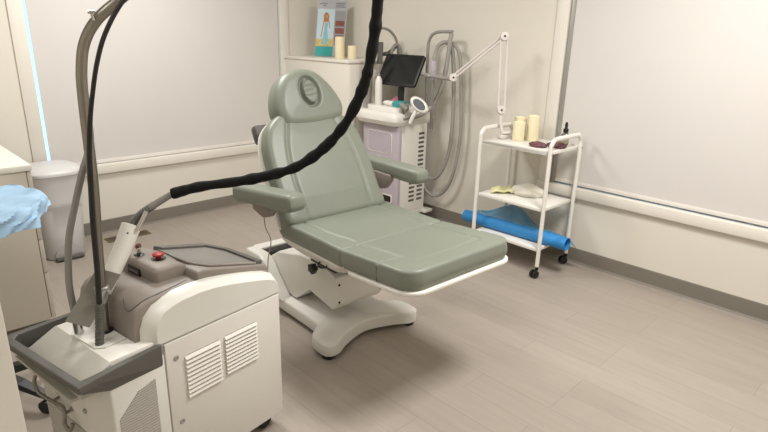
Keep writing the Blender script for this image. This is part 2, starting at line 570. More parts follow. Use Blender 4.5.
# ============================================================ TREATMENT CHAIR
ch = thing('treatment_chair', 'sage green reclining treatment chair on a white splayed base in the middle of the room', 'treatment chair', (1.775, 2.05, 0), math.radians(-3))
ZS = 0.545
# base plate
outl = smoothclosed([(-.235, -.250), (-.15, -.205), (0, -.165), (.15, -.205), (.235, -.250), (.285, -.250), (.307, -.22), (.305, -.13), (.27, -.085), (.222, -.05), (.208, .06), (.205, .62),
                     (.18, .72), (.10, .74), (-.10, .74), (-.18, .72), (-.205, .62), (-.208, .06), (-.222, -.05), (-.27, -.085), (-.305, -.13), (-.307, -.22), (-.285, -.250)], 5)
b = B()
rings = []
Oc = resample(outl, 120)
ctr = Vector((0, .28))
for s, z in ((.99, .026), (1.0, .032), (1.0, .076), (.992, .084), (.975, .088), (.80, .093), (.5, .096), (.2, .097)):
    ring = []
    for q in Oc:
        # inset along the local normal approximated by shrinking towards the spine
        d = q - Vector((q.x * 0.0, q.y * 1.0 if abs(q.y - .28) < .2 else .28 + (q.y - .28) * .72))
        p = q - d * (1 - s) * (1.0 if s > .9 else 1)
        ring.append(b.verts.new((p.x, p.y, z)))
    rings.append(ring)
n = len(Oc)
for i in range(len(rings) - 1):
    for k in range(n): b.faces.new((rings[i][k], rings[i][(k + 1) % n], rings[i + 1][(k + 1) % n], rings[i + 1][k]))
b.faces.new(rings[-1]); b.faces.new(rings[0][::-1])
bp = obj('base', b, M['white'], ch)
for (x, y) in ((-.265, -.205), (.265, -.205), (-.17, .66), (.17, .66)):
    b = B(); lathe(b, [(.032, 0), (.035, .008), (.030, .028), (0, .028)], 20, (x, y, 0)); obj('rubber_foot', b, M['rubber'], bp)
b = B(); prism(b, [(.28, .085), (.33, .13), (.40, .20), (.46, .265), (.52, .29), (.66, .29), (.68, .26), (.68, .085)], -.225, -.155, 'x', .012, 3)
prism(b, [(.28, .085), (.33, .13), (.40, .20), (.46, .265), (.52, .29), (.66, .29), (.68, .26), (.68, .085)], .155, .225, 'x', .012, 3)
box(b, -.17, .17, .60, .68, .085, .29, .012)
obj('rear_housing', b, M['white'], ch)
b = B(); box(b, -.15, .15, .54, .605, .25, .278, .004); obj('slot', b, M['black'], ch)
# scissor arm and front actuator box
b = B(); prism(b, [(-.10, .175), (-.085, .165), (.12, .20), (.25, .10), (.53, .10), (.54, .25), (.42, .325), (.20, .375), (-.02, .39), (-.115, .345), (-.118, .20)], -.155, .155, 'x', .010, 3)
ab = obj('actuator_box', b, M['white'], ch)
for z in (.215, .31):
    for x in (-.135, .135):
        b = B(); lathe(b, [(.006, 0), (.006, .003), (0, .004)], 12, (x, -.119, z), (0, -1, 0)); obj('screw', b, M['black'], ab)
b = B(); box(b, -.156, .156, -.112, .10, .375, .392, .004); box(b, -.12, .12, -.10, .10, .385, .42, .004)
obj('pivot_plate', b, M['black'], ch)
kn = B(); tube(kn, [(-.13, -.02, .39), (-.22, -.03, .395)], .006, 10, smooth=False)
ko = obj('tilt_lever', kn, M['steel'], ch)
b = B(); pl = [( (.021 if k % 2 == 0 else .030) * math.cos(k * PI / 5), (.021 if k % 2 == 0 else .030) * math.sin(k * PI / 5)) for k in range(10)]
prism(b, [(-.03 + p[0], .395 + p[1]) for p in pl], -.245, -.215, 'x', .004, 2)
obj('star_knob', b, M['black'], ko)
# seat pan
b = B(); rings = []
for (xa, x, y0, y1, z) in ((-.322, .292, -.38, .13, .547), (-.322, .292, -.38, .13, .532), (-.295, .265, -.35, .115, .500), (-.245, .215, -.28, .085, .455), (-.20, .165, -.22, .06, .425), (-.185, .15, -.20, .05, .410)):
    rings.append([b.verts.new((q[0], q[1], z)) for q in roundrect(xa, x, y0, y1, .05, 6)])
n = len(rings[0])
for i in range(len(rings) - 1):
    for k in range(n): b.faces.new((rings[i][k], rings[i + 1][k], rings[i + 1][(k + 1) % n], rings[i][(k + 1) % n]))
b.faces.new(rings[0]); b.faces.new(rings[-1][::-1])
sp = obj('seat_pan', b, M['white'], ch)
b = B(); tube(b, [(-.27, -.16, .488), (-.292, -.165, .478), (-.298, -.19, .472), (-.288, -.215, .478), (-.27, -.21, .486)], .004, 8)
obj('hook', b, M['black'], sp)
# leg rest
TL = Matrix.Translation((0, -.387, ZS)) @ Matrix.Rotation(math.radians(-4.5), 4, 'X') @ Matrix.Translation((0, .387, 0))
b = B(); prism(b, roundrect(-.338, .308, -.824, -.385, .09, 8), -.018, 0, 'z', .006, 3)
bmesh.ops.transform(b, matrix=TL, verts=b.verts)
obj('legrest_board', b, M['whiteb'], ch)
SX0, SX1 = -.332, .302


def outline(y0, y1, r0, r1):
    """cushion outline with corner radius r0 at the y0 end and r1 at the y1 end"""
    o = []
    for cx, cy, a0, r in ((SX1 - r1, y1 - r1, 0, r1), (SX0 + r1, y1 - r1, PI / 2, r1), (SX0 + r0, y0 + r0, PI, r0), (SX1 - r0, y0 + r0, 1.5 * PI, r0)):
        for k in range(9):
            a = a0 + PI / 2 * k / 8
            o.append((cx + r * math.cos(a), cy + r * math.sin(a)))
    return o


GA, GB = SX0 + .078, SX1 - .078
b = B(); gridpad(b, outline(-.385, .13, .014, .05), .085, .016,
                 [([(GA, .13), (GA + .005, -.20), (GA + .03, -.34), (GA + .0, -.385)], .0055, .0075), ([(GB, .13), (GB - .005, -.20), (GB - .03, -.34), (GB, -.385)], .0055, .0075)], .004, Matrix.Translation((0, 0, ZS)))
obj('seat_cushion', b, M['vinyl'], ch)
b = B(); gridpad(b, outline(-.815, -.389, .080, .014), .085, .016,
                 [([(GA, -.389), (GA + .03, -.43), (GA + .035, -.66)], .0055, .0075), ([(GB, -.389), (GB - .03, -.43), (GB - .035, -.66)], .0055, .0075),
                  ([(GA + .035, -.66), (GA + .07, -.72), (GB - .07, -.72), (GB - .035, -.66)], .005, .009), ([(SX0, -.625), (GA + .035, -.65)], .007, .007), ([(SX1, -.625), (GB - .035, -.65)], .007, .007)], .003, TL)
lc = obj('legrest_cushion', b, M['vinyl'], ch)
b = B(); tube(b, [(SX0 - .002, -.625, .004), (SX0 - .002, -.625, .070)], .0015, 6, smooth=False); bmesh.ops.transform(b, matrix=TL, verts=b.verts); obj('side_seam', b, M['dgrey'], lc)
# backrest
AB = math.radians(31)
MB = Matrix.Translation((-.034, .075, ZS + .045)) @ Matrix.Rotation(PI / 2 - AB, 4, 'X')
# local frame: x right, y up the back, z toward the sitter
bo = smoothclosed([(-.300, .0), (-.305, .10), (-.306, .25), (-.300, .36), (-.285, .43), (-.245, .50), (-.15, .555), (0, .545), (.15, .555), (.245, .50),
                   (.285, .43), (.300, .36), (.306, .25), (.305, .10), (.300, 0), (.15, -.01), (-.15, -.01)], 5)
bo = [Vector((q.x * (.985 - .03 * q.y), q.y)) for q in bo]
b = B(); cushion(b, bo, .095, .028, [([(-.195, 0), (-.205, .2), (-.185, .38), (-.12, .56)], .008, .0095), ([(.195, 0), (.205, .2), (.185, .38), (.12, .56)], .008, .0095)], .008, MB, center=(0, .28), wr=.0008, N=200)
obj('backrest', b, M['vinyl'], ch)
b = B(); bs = [(q.x * 1.012, .28 + (q.y - .28) * 1.01) for q in resample(bo, 80)]
prism(b, bs, -.016, -.001, 'z', .005, 2)
bmesh.ops.transform(b, matrix=MB, verts=b.verts); obj('back_shell', b, M['whiteb'], ch)
b = B(); box(b, -.16, .16, -.07, .30, -.06, -.018, .015, mtx=None)
bmesh.ops.transform(b, matrix=MB, verts=b.verts); obj('back_bracket', b, M['white'], ch)
for x0, x1 in ((-.262, -.10), (.10, .262)):
    b = B(); box(b, x0, x1, .45, .55, -.075, -.018, .02)
    bmesh.ops.transform(b, matrix=MB, verts=b.verts); obj('headrest_mount', b, M['dgrey'], ch)
# headrest
MH = MB @ Matrix.Translation((0.034, .535, -.012)) @ Matrix.Rotation(math.radians(7), 4, 'X') @ Matrix.Rotation(math.radians(4), 4, 'Z')
ho = smoothclosed([(-.12, -.045), (-.18, -.025), (-.208, .035), (-.198, .11), (-.160, .185), (-.10, .238), (-.01, .258), (.075, .240), (.135, .185), (.180, .11), (.200, .035), (.175, -.025), (.12, -.045), (0, -.052)], 6)
hole = [(0.052 * math.cos(t), .125 + .072 * math.sin(t)) for t in np.linspace(0, 2 * PI, 33)]
b = B(); cushion(b, ho, .125, .050, [(hole, .018, .010)], .006, MH, center=(0, .125), N=180)
hd = obj('headrest', b, M['vinyl'], ch)
b = B()
cushion(b, [(0.043 * math.cos(t), .125 + .062 * math.sin(t)) for t in np.linspace(0, 2 * PI, 33)[:-1]], .018, .012,
        [([(-.03, .155), (.03, .15)], .004, .005), ([(-.04, .125), (.02, .13)], .003, .005), ([(-.03, .10), (.035, .105)], .003, .004)], .002, MH @ Matrix.Translation((0, 0, .117)), N=60)
obj('face_hole_plug', b, M['vinyl'], hd)


# armrests
def armrest(p0, p1, cable=False):
    """p0 front, p1 back (chair local)"""
    p0 = Vector(p0); p1 = Vector(p1); d = (p1 - p0); L = d.length; d.normalize()
    s = d.cross(Vector((0, 0, 1))).normalized(); u = s.cross(d).normalized()
    mt = Matrix(((s.x, d.x, u.x, p0.x), (s.y, d.y, u.y, p0.y), (s.z, d.z, u.z, p0.z), (0, 0, 0, 1)))
    po = smoothclosed([(-.048, .02), (-.052, .12), (-.050, L - .06), (-.035, L), (.035, L), (.050, L - .06), (.052, .12), (.048, .02), (.03, 0), (-.03, 0)], 5)
    b = B(); cushion(b, po, .076, .024, [], .003, mt @ Matrix.Translation((0, 0, -.042)), N=100, under=.016)
    a = obj('armrest', b, M['vinyl'], ch)
    b = B(); prism(b, [(-.03 + .0, L * .45), (.03, L * .45), (.03, L * .92), (-.03, L * .92)], -.045, -.028, 'z', .004)
    bmesh.ops.transform(b, matrix=mt, verts=b.verts); obj('arm_plate', b, M['vinyl'], a)
    return a, mt, L


aL, mL, LL = armrest((-.392, -.165, .795), (-.440, .275, .762))
b = B(); prism(b, [(.05, .755), (.05, .70), (.09, .66), (.15, .64), (.24, .66), (.26, .74), (.24, .765)], -.395, -.360, 'x', .010, 3)
tube(b, [(-.375, .16, .67), (-.31, .17, .66), (-.24, .18, .64)], .018, 12)
obj('arm_bracket', b, M['taupe'], ch)
aR, mR, LR = armrest((.425, -.115, .780), (.425, .33, .785))
b = B(); prism(b, [(.08, .755), (.08, .72), (.12, .67), (.20, .65), (.28, .68), (.30, .76)], .365, .40, 'x', .010, 3)
tube(b, [(.38, .2, .68), (.31, .2, .66), (.24, .2, .64)], .018, 12)
obj('arm_bracket', b, M['taupe'], ch)
b = B(); tube(b, [(-.385, .15, .655), (-.39, .13, .60), (-.375, .11, .53), (-.40, .10, .44), (-.42, .08, .30), (-.405, .12, .14), (-.44, .2, .03), (-.40, .34, .012), (-.3, .55, .012), (-.19, .72, .03)], .0028, 6)
obj('cable', b, M['taupe'], ch)

# ============================================================ LASER MACHINE (foreground)
lm = thing('laser_machine', 'large white and grey laser machine with boom pole in the left foreground', 'medical laser', (0.581, 1.533, 0), math.radians(8.25))
VW = .395
b = B()  # main cabinet, rear part
prism(b, [(0.004, .06), (.486, .06), (.486, .578), (0.004, .578)], .004, VW - .004, 'y', .006, 3)
lb = obj('body', b, M['panel'], lm)
b = B(); box(b, .012, .480, -.004, .006, .065, .574, .003); obj('side_panel', b, M['panel'], lm)
b = B(); box(b, .012, .480, VW - .006, VW + .004, .065, .574, .003); obj('side_panel', b, M['panel'], lm)
# cap side cheeks (white rim following the arch) near and far
arch = [(-.006, .580), (-.006, .625), (.004, .655), (.024, .677), (.055, .689), (.09, .696), (.15, .699), (.209, .695), (.27, .685), (.334, .671), (.40, .655), (.44, .644), (.468, .630), (.480, .610), (.484, .582)]


def cheek(v0, v1, outer):
    b = B(); inner = []
    for p in arch: inner.append(p)
    prof = [(0.0, 0.0), (.006, .005), (.036, .018), (.052, .020)]  # (v inwards, rise) rim chamfer
    rings = []
    cx, cz = .24, .58
    for (dv, rise) in prof:
        k = 1 + rise / .11
        ring = []
        for i, (u, z) in enumerate(arch):
            # grow along outward normal
            a = Vector(arch[max(0, i - 1)]); c = Vector(arch[min(len(arch) - 1, i + 1)])
            t = (c - a).normalized(); nrm = Vector((-t.y, t.x))
            q = Vector((u, z)) + nrm * rise
            if i < 4: q.x -= rise * (.6 - .15 * i)
            if i in (0, len(arch) - 1): q.y = .580
            ring.append(b.verts.new((q.x, (v0 + dv) if outer < 0 else (v0 - dv), q.y)))
        rings.append(ring)
    # inner return
    ring = []
    for i, (u, z) in enumerate(arch):
        ring.append(b.verts.new((u + (.012 if i < 4 else 0) - (.012 if i > 11 else 0), (v0 + .050) if outer < 0 else (v0 - .050), max(.58, z - .02))))
    rings.append(ring)
    for i in range(len(rings) - 1):
        for k in range(len(arch) - 1):
            b.faces.new((rings[i][k], rings[i][k + 1], rings[i + 1][k + 1], rings[i + 1][k]))
    b.faces.new(rings[0])
    return obj('side_cap', b, M['whiteb'] if 0 else M['white'], lm, angle=28)


cheek(0, .05, -1); cheek(VW, VW - .05, 1)
# taupe hump between the cheeks
us = [-.052, -.051, -.049, -.043, -.030, -.010, .02, .06, .10, .15, .2, .25, .3, .35, .4, .45, .475, .484, .486]
zs = [.585, .625, .655, .682, .700, .712, .718, .720, .720, .718, .715, .708, .699, .690, .680, .668, .660, .645, .585]
vs = [.046, .047, .050, .058, .08, .12, .2, .285, .335, .36, .371, .377, .378]
kv = [0, .45, .72, .88, .97, 1, 1, 1, .97, .88, .72, .45, 0]
b = B(); g = []
for u, z in zip(us, zs):
    g.append([b.verts.new((u, v, .585 + (z - .585) * (0.0 if kk == 0 else .80 + .20 * kk))) for v, kk in zip(vs, kv)])
for i in range(len(us) - 1):
    for j in range(len(vs) - 1): b.faces.new((g[i][j], g[i + 1][j], g[i + 1][j + 1], g[i][j + 1]))
hp = obj('top_cover', b, M['taupe'], lm, angle=60)
b = B(); tube(b, [(-.028, .13, .7015), (-.040, .105, .688), (-.041, .080, .684), (-.028, .064, .699), (-.005, .060, .7105), (.05, .060, .7165), (.10, .066, .7175), (.16, .080, .7155)], .0022, 6)
obj('grip_recess', b, M['dgrey'], hp)
# control console
b = B()
prism(b, [(.078, .700), (.074, .755), (.086, .768), (.16, .765), (.19, .752), (.21, .700)], .120, .335, 'y', .014, 4)
prism(b, [(.180, .68), (.185, .741), (.21, .744), (.43, .692), (.478, .676), (.484, .655), (.484, .63)], .052, .345, 'y', .008, 3)
cs = obj('console', b, M['taupe'], lm, angle=50)
t0 = Vector((.20, 0, .7485)); t1 = Vector((.43, 0, .6945)); dr_ = (t1 - t0).normalized(); nr = Vector((-dr_.z, 0, dr_.x))


def tp(s, v, h): q = t0 + dr_ * s + nr * h; return (q.x, v, q.z)


fr = [(.004, .338), (.215, .338), (.266, .25), (.268, .062), (.240, .058), (.240, .240), (.203, .308), (.020, .308)]
b = B()
a = [b.verts.new(tp(s_, v, .009)) for s_, v in fr]; c = [b.verts.new(tp(s_, v, -.004)) for s_, v in fr]
b.faces.new(a); b.faces.new(c[::-1])
for k in range(8): b.faces.new((a[k], a[(k + 1) % 8], c[(k + 1) % 8], c[k]))
tf = obj('tray_frame', b, M['dgrey'], lm, smooth=False)
b = B(); fi = [(.010, .320), (.205, .320), (.248, .24), (.242, .064), (.045, .085), (.004, .19)]
a = [b.verts.new(tp(s_, v, .0014)) for s_, v in fi]; c = [b.verts.new(tp(s_, v, -.002)) for s_, v in fi]
b.faces.new(a); b.faces.new(c[::-1])
for k in range(6): b.faces.new((a[k], a[(k + 1) % 6], c[(k + 1) % 6], c[k]))
obj('tray_floor', b, mat('tray_floor_grey', '#7B7873', .4), tf, smooth=False)
b = B(); tube(b, [tp(.045, .080, .002), tp(.12, .070, .002), tp(.235, .058, .002)], .0045, 8); tube(b, [tp(.045, .080, .002), tp(.01, .13, .002), tp(.002, .20, .002)], .0045, 8)
obj('tray_lip', b, M['taupe'], tf)
# key block details
b = B(); lathe(b, [(.017, 0), (.017, .003), (.013, .005), (0, .005)], 20, (.115, .275, .765)); kb = obj('key_switch', b, M['black'], lm)
b = B(); box(b, .108, .122, .272, .278, .768, .792, .002); lathe(b, [(.011, -.002), (.011, .002), (0, .002)], 14, (.115, .275, .799), (0, 1, 0)); obj('key', b, M['chrome'], kb)
b = B(); lathe(b, [(.024, 0), (.024, .003), (0, .003)], 24, (.14, .20, .7645)); es = obj('emergency_stop', b, M['black'], lm)
b = B(); lathe(b, [(.009, 0), (.009, .010), (.018, .012), (.019, .017), (.014, .020), (0, .021)], 24, (.14, .20, .766)); obj('stop_button', b, M['red'], es)
b = B(); box(b, .070, .0775, .205, .275, .722, .746, .001); lp = obj('label_plate', b, M['black'], lm, smooth=False)
b = B()
for k in range(5): box(b, .069, .0705, .214 + k * .011, .221 + k * .011, .730, .738)
obj('label_print', b, M['taupe'], lp, smooth=False)
# louvres
for (u0, u1, z0, z1) in ((.076, .209, .350, .506), (.229, .367, .360, .508)):
    b = B(); n = 10; dz = (z1 - z0) / n
    for k in range(n):
        zz = z0 + k * dz
        prism(b, [(-.004, zz + dz * .98), (-.013, zz + dz * .30), (-.0125, zz + dz * .18), (-.004, zz + dz * .12)], u0, u1, 'x')
    obj('louvre', b, M['panel'], lm, smooth=False)
    b = B(); box(b, u0 + .002, u1 - .002, -.0048, -.003, z0, z1)
    obj('louvre_slot', b, M['dgrey'], lm, smooth=False)
for u, z in ((.046, .513), (.046, .277)):
    b = B(); lathe(b, [(.010, 0), (.009, .002), (.006, .003), (.005, .0015), (0, .0015)], 20, (u, -.0035, z), (0, -1, 0)); obj('panel_lock', b, M['alu'], lm)
# front lower body with chamfered corner
fp = [(-.215, .055), (-.165, -.004), (0.008, -.004), (0.008, VW + .004), (-.165, VW + .004), (-.215, VW - .055)]
b = B(); prism(b, fp, .06, .545, 'z', .005, 2); fb = obj('front_body', b, M['white'], lm)
b = B(); prism(b, [(-.150, .09), (-.030, .09), (-.030, .480), (-.085, .465), (-.150, .40)], -.0062, -.003, 'y'); obj('side_grille', b, M['perf'], lm, smooth=False)
b = B(); prism(b, [(.07, .09), (.325, .09), (.325, .36), (.07, .36)], -.2175, -.214, 'x'); obj('front_grille', b, M['perf2'], lm, smooth=False)
# tray rim (dark grey) around the front: near arm, front bar, far arm
b = B()
Ou = [(.002, -.007), (-.215, -.030), (-.262, -.038), (-.288, .375), (-.262, .405), (.002, .41)]
In = [(.002, .010), (-.205, -.005), (-.240, -.006), (-.262, .362), (-.245, .382), (.002, .39)]
Lo = [(.002, -.005), (-.165, -.005), (-.218, .05), (-.222, .345), (-.165, .399), (.002, .399)]


def ring3(P, z): return [b.verts.new((q[0], q[1], z)) for q in P]


r1, r2, r3, r4, r5 = ring3(Lo, .508), ring3(Ou, .562), ring3(Ou, .584), ring3(In, .584), ring3(In, .535)
for A_, B_ in ((r1, r2), (r2, r3), (r3, r4), (r4, r5), (r5, r1)):
    for k in range(5): b.faces.new((A_[k], A_[k + 1], B_[k + 1], B_[k]))
for k in (0, 5): b.faces.new((r1[k], r2[k], r3[k], r4[k], r5[k]))
rm = obj('tray_rim', b, M['dgrey'], lm, smooth=False)
md = rm.modifiers.new('bevel', 'BEVEL'); md.width = .004; md.segments = 2; md.limit_method = 'ANGLE'
b = B()   # white deck
prism(b, [(-.162, .53), (-.152, .592), (.0, .592), (.0, .53)], .008, VW - .06, 'y', .003)
obj('front_deck', b, M['whiteb'], lm)
b = B()   # slope from deck down to tray floor
prism(b, [(-.243, .520), (-.243, .548), (-.1525, .5915), (-.14, .520)], .000, VW - .058, 'y', .001)
prism(b, [(-.262, .505), (-.262, .515), (.0, .515), (.0, .505)], .03, VW - .005, 'y')
obj('sloping_tray', b, M['slope'], lm)
b = B(); prism(b, [(-.151, .235), (-.145, .104), (-.123, .085), (-.056, .088), (-.056, .26), (-.135, .26)], .592, .5965, 'z', .0012)
pt = obj('pole_plate', b, M['white'], lm, smooth=False)
pt.location.z = .001
# boom pole: world-derived bends expressed in machine coordinates
import itertools
IV = Matrix.Rotation(-math.radians(8.25), 3, 'Z')


def w2l(p): q = Vector(p) - Vector((.581, 1.533, 0)); return IV @ q


pole = [(.480, 1.696, .588), (.487, 1.693, .75), (.494, 1.691, .90), (.504, 1.688, 1.08), (.508, 1.687, 1.30), (.514, 1.685, 1.39), (.530, 1.680, 1.458), (.565, 1.669, 1.515), (.623, 1.649, 1.568), (.70, 1.60, 1.64), (.97, 1.43, 1.88), (1.24, 1.277, 2.11)]
b = B(); tube(b, [w2l(p) for p in pole], .0145, 18, 10); po_ = obj('boom_pole', b, M['steel'], lm)
b = B(); tube(b, [w2l(p) for p in ((.552, 1.658, 1.512), (.546, 1.655, 1.535))], .004, 10, smooth=False); tube(b, [w2l(p) for p in ((.538, 1.656, 1.533), (.555, 1.651, 1.535))], .005, 10, smooth=False)
obj('set_screw', b, M['chrome'], po_)
b = B(); lathe(b, [(.024, 0), (.024, .004), (.016, .006), (0, .006)], 24, w2l((.480, 1.696, .5962))); obj('pole_collar', b, M['rubber'], po_)
# hoses
bh = [(1.02, 1.375, 1.90), (.90, 1.40, 1.84), (.76, 1.42, 1.75), (.64, 1.44, 1.65), (.558, 1.457, 1.559), (.513, 1.473, 1.483), (.490, 1.490, 1.411), (.479, 1.520, 1.33), (.473, 1.540, 1.271), (.467, 1.559, 1.191), (.465, 1.577, 1.107), (.462, 1.596, .991), (.460, 1.614, .836), (.454, 1.624, .714), (.447, 1.626, .643), (.441, 1.628, .596)]
b = B(); tube(b, [w2l(p) for p in bh], lambda t: .0056 + .0022 * min(1, max(0, (t - .45) * 3)), 12, 8); h1 = obj('black_hose', b, M['rubber'], lm)
b = B()
sr = [w2l(p) for p in ((.455, 1.623, .728), (.452, 1.624, .69), (.447, 1.626, .643), (.441, 1.628, .5965))]
tube(b, sr, lambda t: .0118 + .0014 * (1 if int(t * 26) % 2 else 0), 16, 14); obj('strain_relief', b, M['dgrey'], h1)
gh = [(.511, 1.690, 1.375), (.520, 1.708, 1.33), (.521, 1.712, 1.25), (.517, 1.712, 1.177), (.489, 1.720, 1.099), (.463, 1.743, .999), (.434, 1.750, .895), (.416, 1.745, .773), (.414, 1.738, .694), (.419, 1.736, .625)]
b = B(); tube(b, [w2l(p) for p in gh], .0098, 14, 8); h2 = obj('grey_return_hose', b, M['hose'], lm)
b = B(); tube(b, [w2l((.4175, 1.7365, .640)), w2l((.418, 1.736, .596))], .0135, 14, smooth=False); obj('hose_connector', b, M['chrome'], h2)
# holder plate (tilted rectangular sheet) with bracket
b = B()
c4 = [w2l(p) for p in ((.492, 1.724, .798), (.376, 1.695, .669), (.431, 1.667, .640), (.4895, 1.6805, .7045), (.548, 1.694, .769))]
nn = (c4[1] - c4[0]).cross(c4[3] - c4[0]).normalized() * .003
f1 = [b.verts.new(q) for q in c4]; f2 = [b.verts.new(q + nn) for q in c4]
b.faces.new(f1); b.faces.new(f2[::-1])
for k in range(5): b.faces.new((f1[k], f2[k], f2[(k + 1) % 5], f1[(k + 1) % 5]))
hpz = obj('handpiece_holder', b, M['plate'], lm, smooth=False)
b = B(); prism(b, [(0, 0), (.016, 0), (.030, .028), (.022, .040), (-.004, .038), (-.010, .012)], -.004, .004, 'y', .002)
bmesh.ops.transform(b, matrix=Matrix.Translation(w2l((.472, 1.664, .700))) @ Matrix.Rotation(.35, 4, 'Z'), verts=b.verts)
lathe(b, [(.021, -.012), (.021, .012), (.016, .014), (0, .014)], 20, w2l((.488, 1.693, .735)))
lathe(b, [(.006, 0), (.006, .008), (0, .009)], 12, w2l((.497, 1.668, .736)), (.2, -1, .1))
obj('holder_bracket', b, M['alu'], hpz)
# handpiece: white tapered barrel
hs = [(.503, 1.738, .708), (.542, 1.754, .759), (.585, 1.770, .818), (.622, 1.783, .876), (.630, 1.786, .889)]
b = B(); tube(b, [w2l(p) for p in hs], lambda t: (.024 + .007 * min(1, t * 1.2)) * (1 if t < .985 else .88), 20, 10)
hq = obj('handpiece', b, M['whiteb'], lm)
for p_ in ((.604, 1.756, .875), (.623, 1.755, .868)):
    b = B(); lathe(b, [(.003, 0), (.003, .002), (0, .002)], 8, w2l(p_), (0, -.8, .3)); obj('screw', b, M['dark'], hq)
rb = [(.632, 1.783, .893), (.650, 1.781, .912), (.672, 1.777, .928), (.702, 1.771, .945)]
b = B(); tube(b, [w2l(p) for p in rb], lambda t: .0125 + .0016 * (1 if int(t * 28) % 2 else 0), 16, 14); obj('ribbed_sleeve', b, M['dgrey'], hq)
b = B(); tube(b, [w2l(p) for p in ((.633, 1.752, .880), (.657, 1.755, .914), (.670, 1.757, .934))], .0075, 12); obj('metal_connector', b, M['chrome'], hq)
gt = [(.690, 1.773, .939), (.712, 1.764, .953), (.735, 1.752, .968), (.758, 1.742, .981), (.775, 1.734, .987)]
b = B(); tube(b, [w2l(p) for p in gt], lambda t: .0125 - .0025 * t, 14, 8); hz = obj('grey_hose_end', b, M['hose'], lm)
sl = [(.753, 1.744, .980), (.829, 1.698, 1.001), (.934, 1.619, 1.019), (1.019, 1.538, 1.046), (1.073, 1.473, 1.080), (1.134, 1.417, 1.142), (1.173, 1.363, 1.220), (1.203, 1.326, 1.313), (1.216, 1.305, 1.39), (1.228, 1.293, 1.493), (1.232, 1.285, 1.591), (1.235, 1.28, 1.75), (1.24, 1.277, 2.10)]
b = B()
tube(b, [w2l(p) for p in sl], lambda t: .0170 + .0022 * math.sin(t * 71) * math.sin(t * 37 + 1) + .0008 * math.sin(t * 143 + 2 * math.sin(t * 30)), 16, 26)
obj('black_fabric_sleeve', b, M['sleeve'], lm)
# front hook bracket
b = B()
tube(b, [(-.215, .33, .455), (-.236, .332, .45), (-.242, .330, .425), (-.240, .318, .40), (-.236, .29, .395), (-.232, .24, .398), (-.232, .17, .41), (-.238, .15, .395), (-.245, .142, .37), (-.240, .125, .355), (-.230, .12, .375)], .006, 10)
tube(b, [(-.212, .23, .41), (-.236, .23, .405)], .005, 8, smooth=False); tube(b, [(-.212, .155, .40), (-.238, .155, .395)], .005, 8, smooth=False)
obj('cable_hook', b, M['steel'], lm)
for (v, z) in ((.34, .455), (.06, .44), (.235, .425), (.15, .405)):
    b = B(); lathe(b, [(.008, 0), (.008, .003), (.004, .005), (0, .005)], 14, (-.2155, v, z), (-1, 0, 0)); obj('bolt', b, M['alu'], fb)
for (x, y) in ((-.15, .05), (-.15, .34), (.42, .05), (.42, .34)):
    b = B(); tube(b, [(x, y - .014, .032), (x, y + .014, .032)], .032, 20, smooth=False); box(b, x - .012, x + .012, y - .018, y + .018, .035, .066, .002)
    obj('caster', b, M['rubber'], lm)

# ============================================================ TROLLEY
tr = thing('salon_trolley', 'white three-shelf metal trolley on black casters by the right-hand wall', 'trolley', (3.295, 1.95, 0), math.radians(-1))
TX, TY = .185, .265
for z, nm in ((.83, 'top_tray'), (.465, 'middle_shelf'), (.195, 'lower_shelf')):
    b = B(); box(b, -TX + .004, TX - .004, -TY + .013, TY - .013, z - .024, z - .004, .002)
    if z > .8:
        for x0, x1, y0, y1 in ((-TX + .004, -TX + .008, -TY + .013, TY - .013), (TX - .008, TX - .004, -TY + .013, TY - .013)): box(b, x0, x1, y0, y1, z - .024, z + .002)
    obj(nm, b, M['whiteb'], tr)
for s in (-1, 1):
    y = s * TY
    r = .06
    zt = .905
    pts = [(-TX, y, .075), (-TX, y, .4), (-TX, y, zt - .07)] + [(-TX + r - r * math.cos(a), y, zt - r + r * math.sin(a)) for a in np.linspace(.2, PI / 2, 5)] + \
          [(TX - r + r * math.sin(a), y, zt - r + r * math.cos(a)) for a in np.linspace(0, PI / 2 - .2, 5)] + [(TX, y, zt - .07), (TX, y, .4), (TX, y, .075)]
    b = B(); tube(b, pts, lambda t: (.0155, .0125), 14, 4); obj('side_frame', b, M['whiteb'], tr)
for (x, y, a) in ((-TX, -TY, 2.9), (TX, -TY, 2.6), (-TX, TY, .6), (TX, TY, 1.2)):
    c = Vector((x + .018 * math.cos(a), y + .018 * math.sin(a), .026)); d = Vector((-math.sin(a), math.cos(a), 0))
    b = B()
    for sg in (-1, 1): tube(b, [c + d * sg * .006, c + d * sg * .019], .026, 20, smooth=False)
    tube(b, [c - d * .02, c + d * .02], .008, 10, smooth=False)
    w = obj('caster', b, M['black'], tr)
    b = B(); tube(b, [(x, y, .05), (x, y, .078)], .011, 12, smooth=False); box(b, min(c.x, x) - .008, max(c.x, x) + .008, min(c.y, y) - .006, max(c.y, y) + .006, .046, .056, .002)
    obj('caster_fork', b, M['black'], w)
for s in (-1, 1):
    for x in (-TX, TX):
        for z in (.818, .453, .183):
            b = B(); lathe(b, [(.005, 0), (.005, .003), (0, .004)], 10, (x, s * (TY + .0145), z), (0, s, 0)); obj('screw', b, M['alu'], tr)


def on_tr(x, y, z): return (x, y, z)


ZT = .827
# candles on the trolley
def candle(x, y, z, r, h, label, grp=None):
    b = B(); lathe(b, [(r * .96, 0), (r, .004), (r, h - .012), (r * .97, h - .002), (r * .86, h), (r * .78, h - .008), (r * .3, h - .014), (0, h - .014)], 32)
    t = thing('pillar_candle', label, 'candle', (x, y, z), group=grp)
    obj('wax', b, M['wax'], t)
    b = B(); tube(b, [(0, 0, h - .014), (0.001, 0, h - .002)], .0015, 6, smooth=False); obj('wick', b, M['dark'], t)
    return t


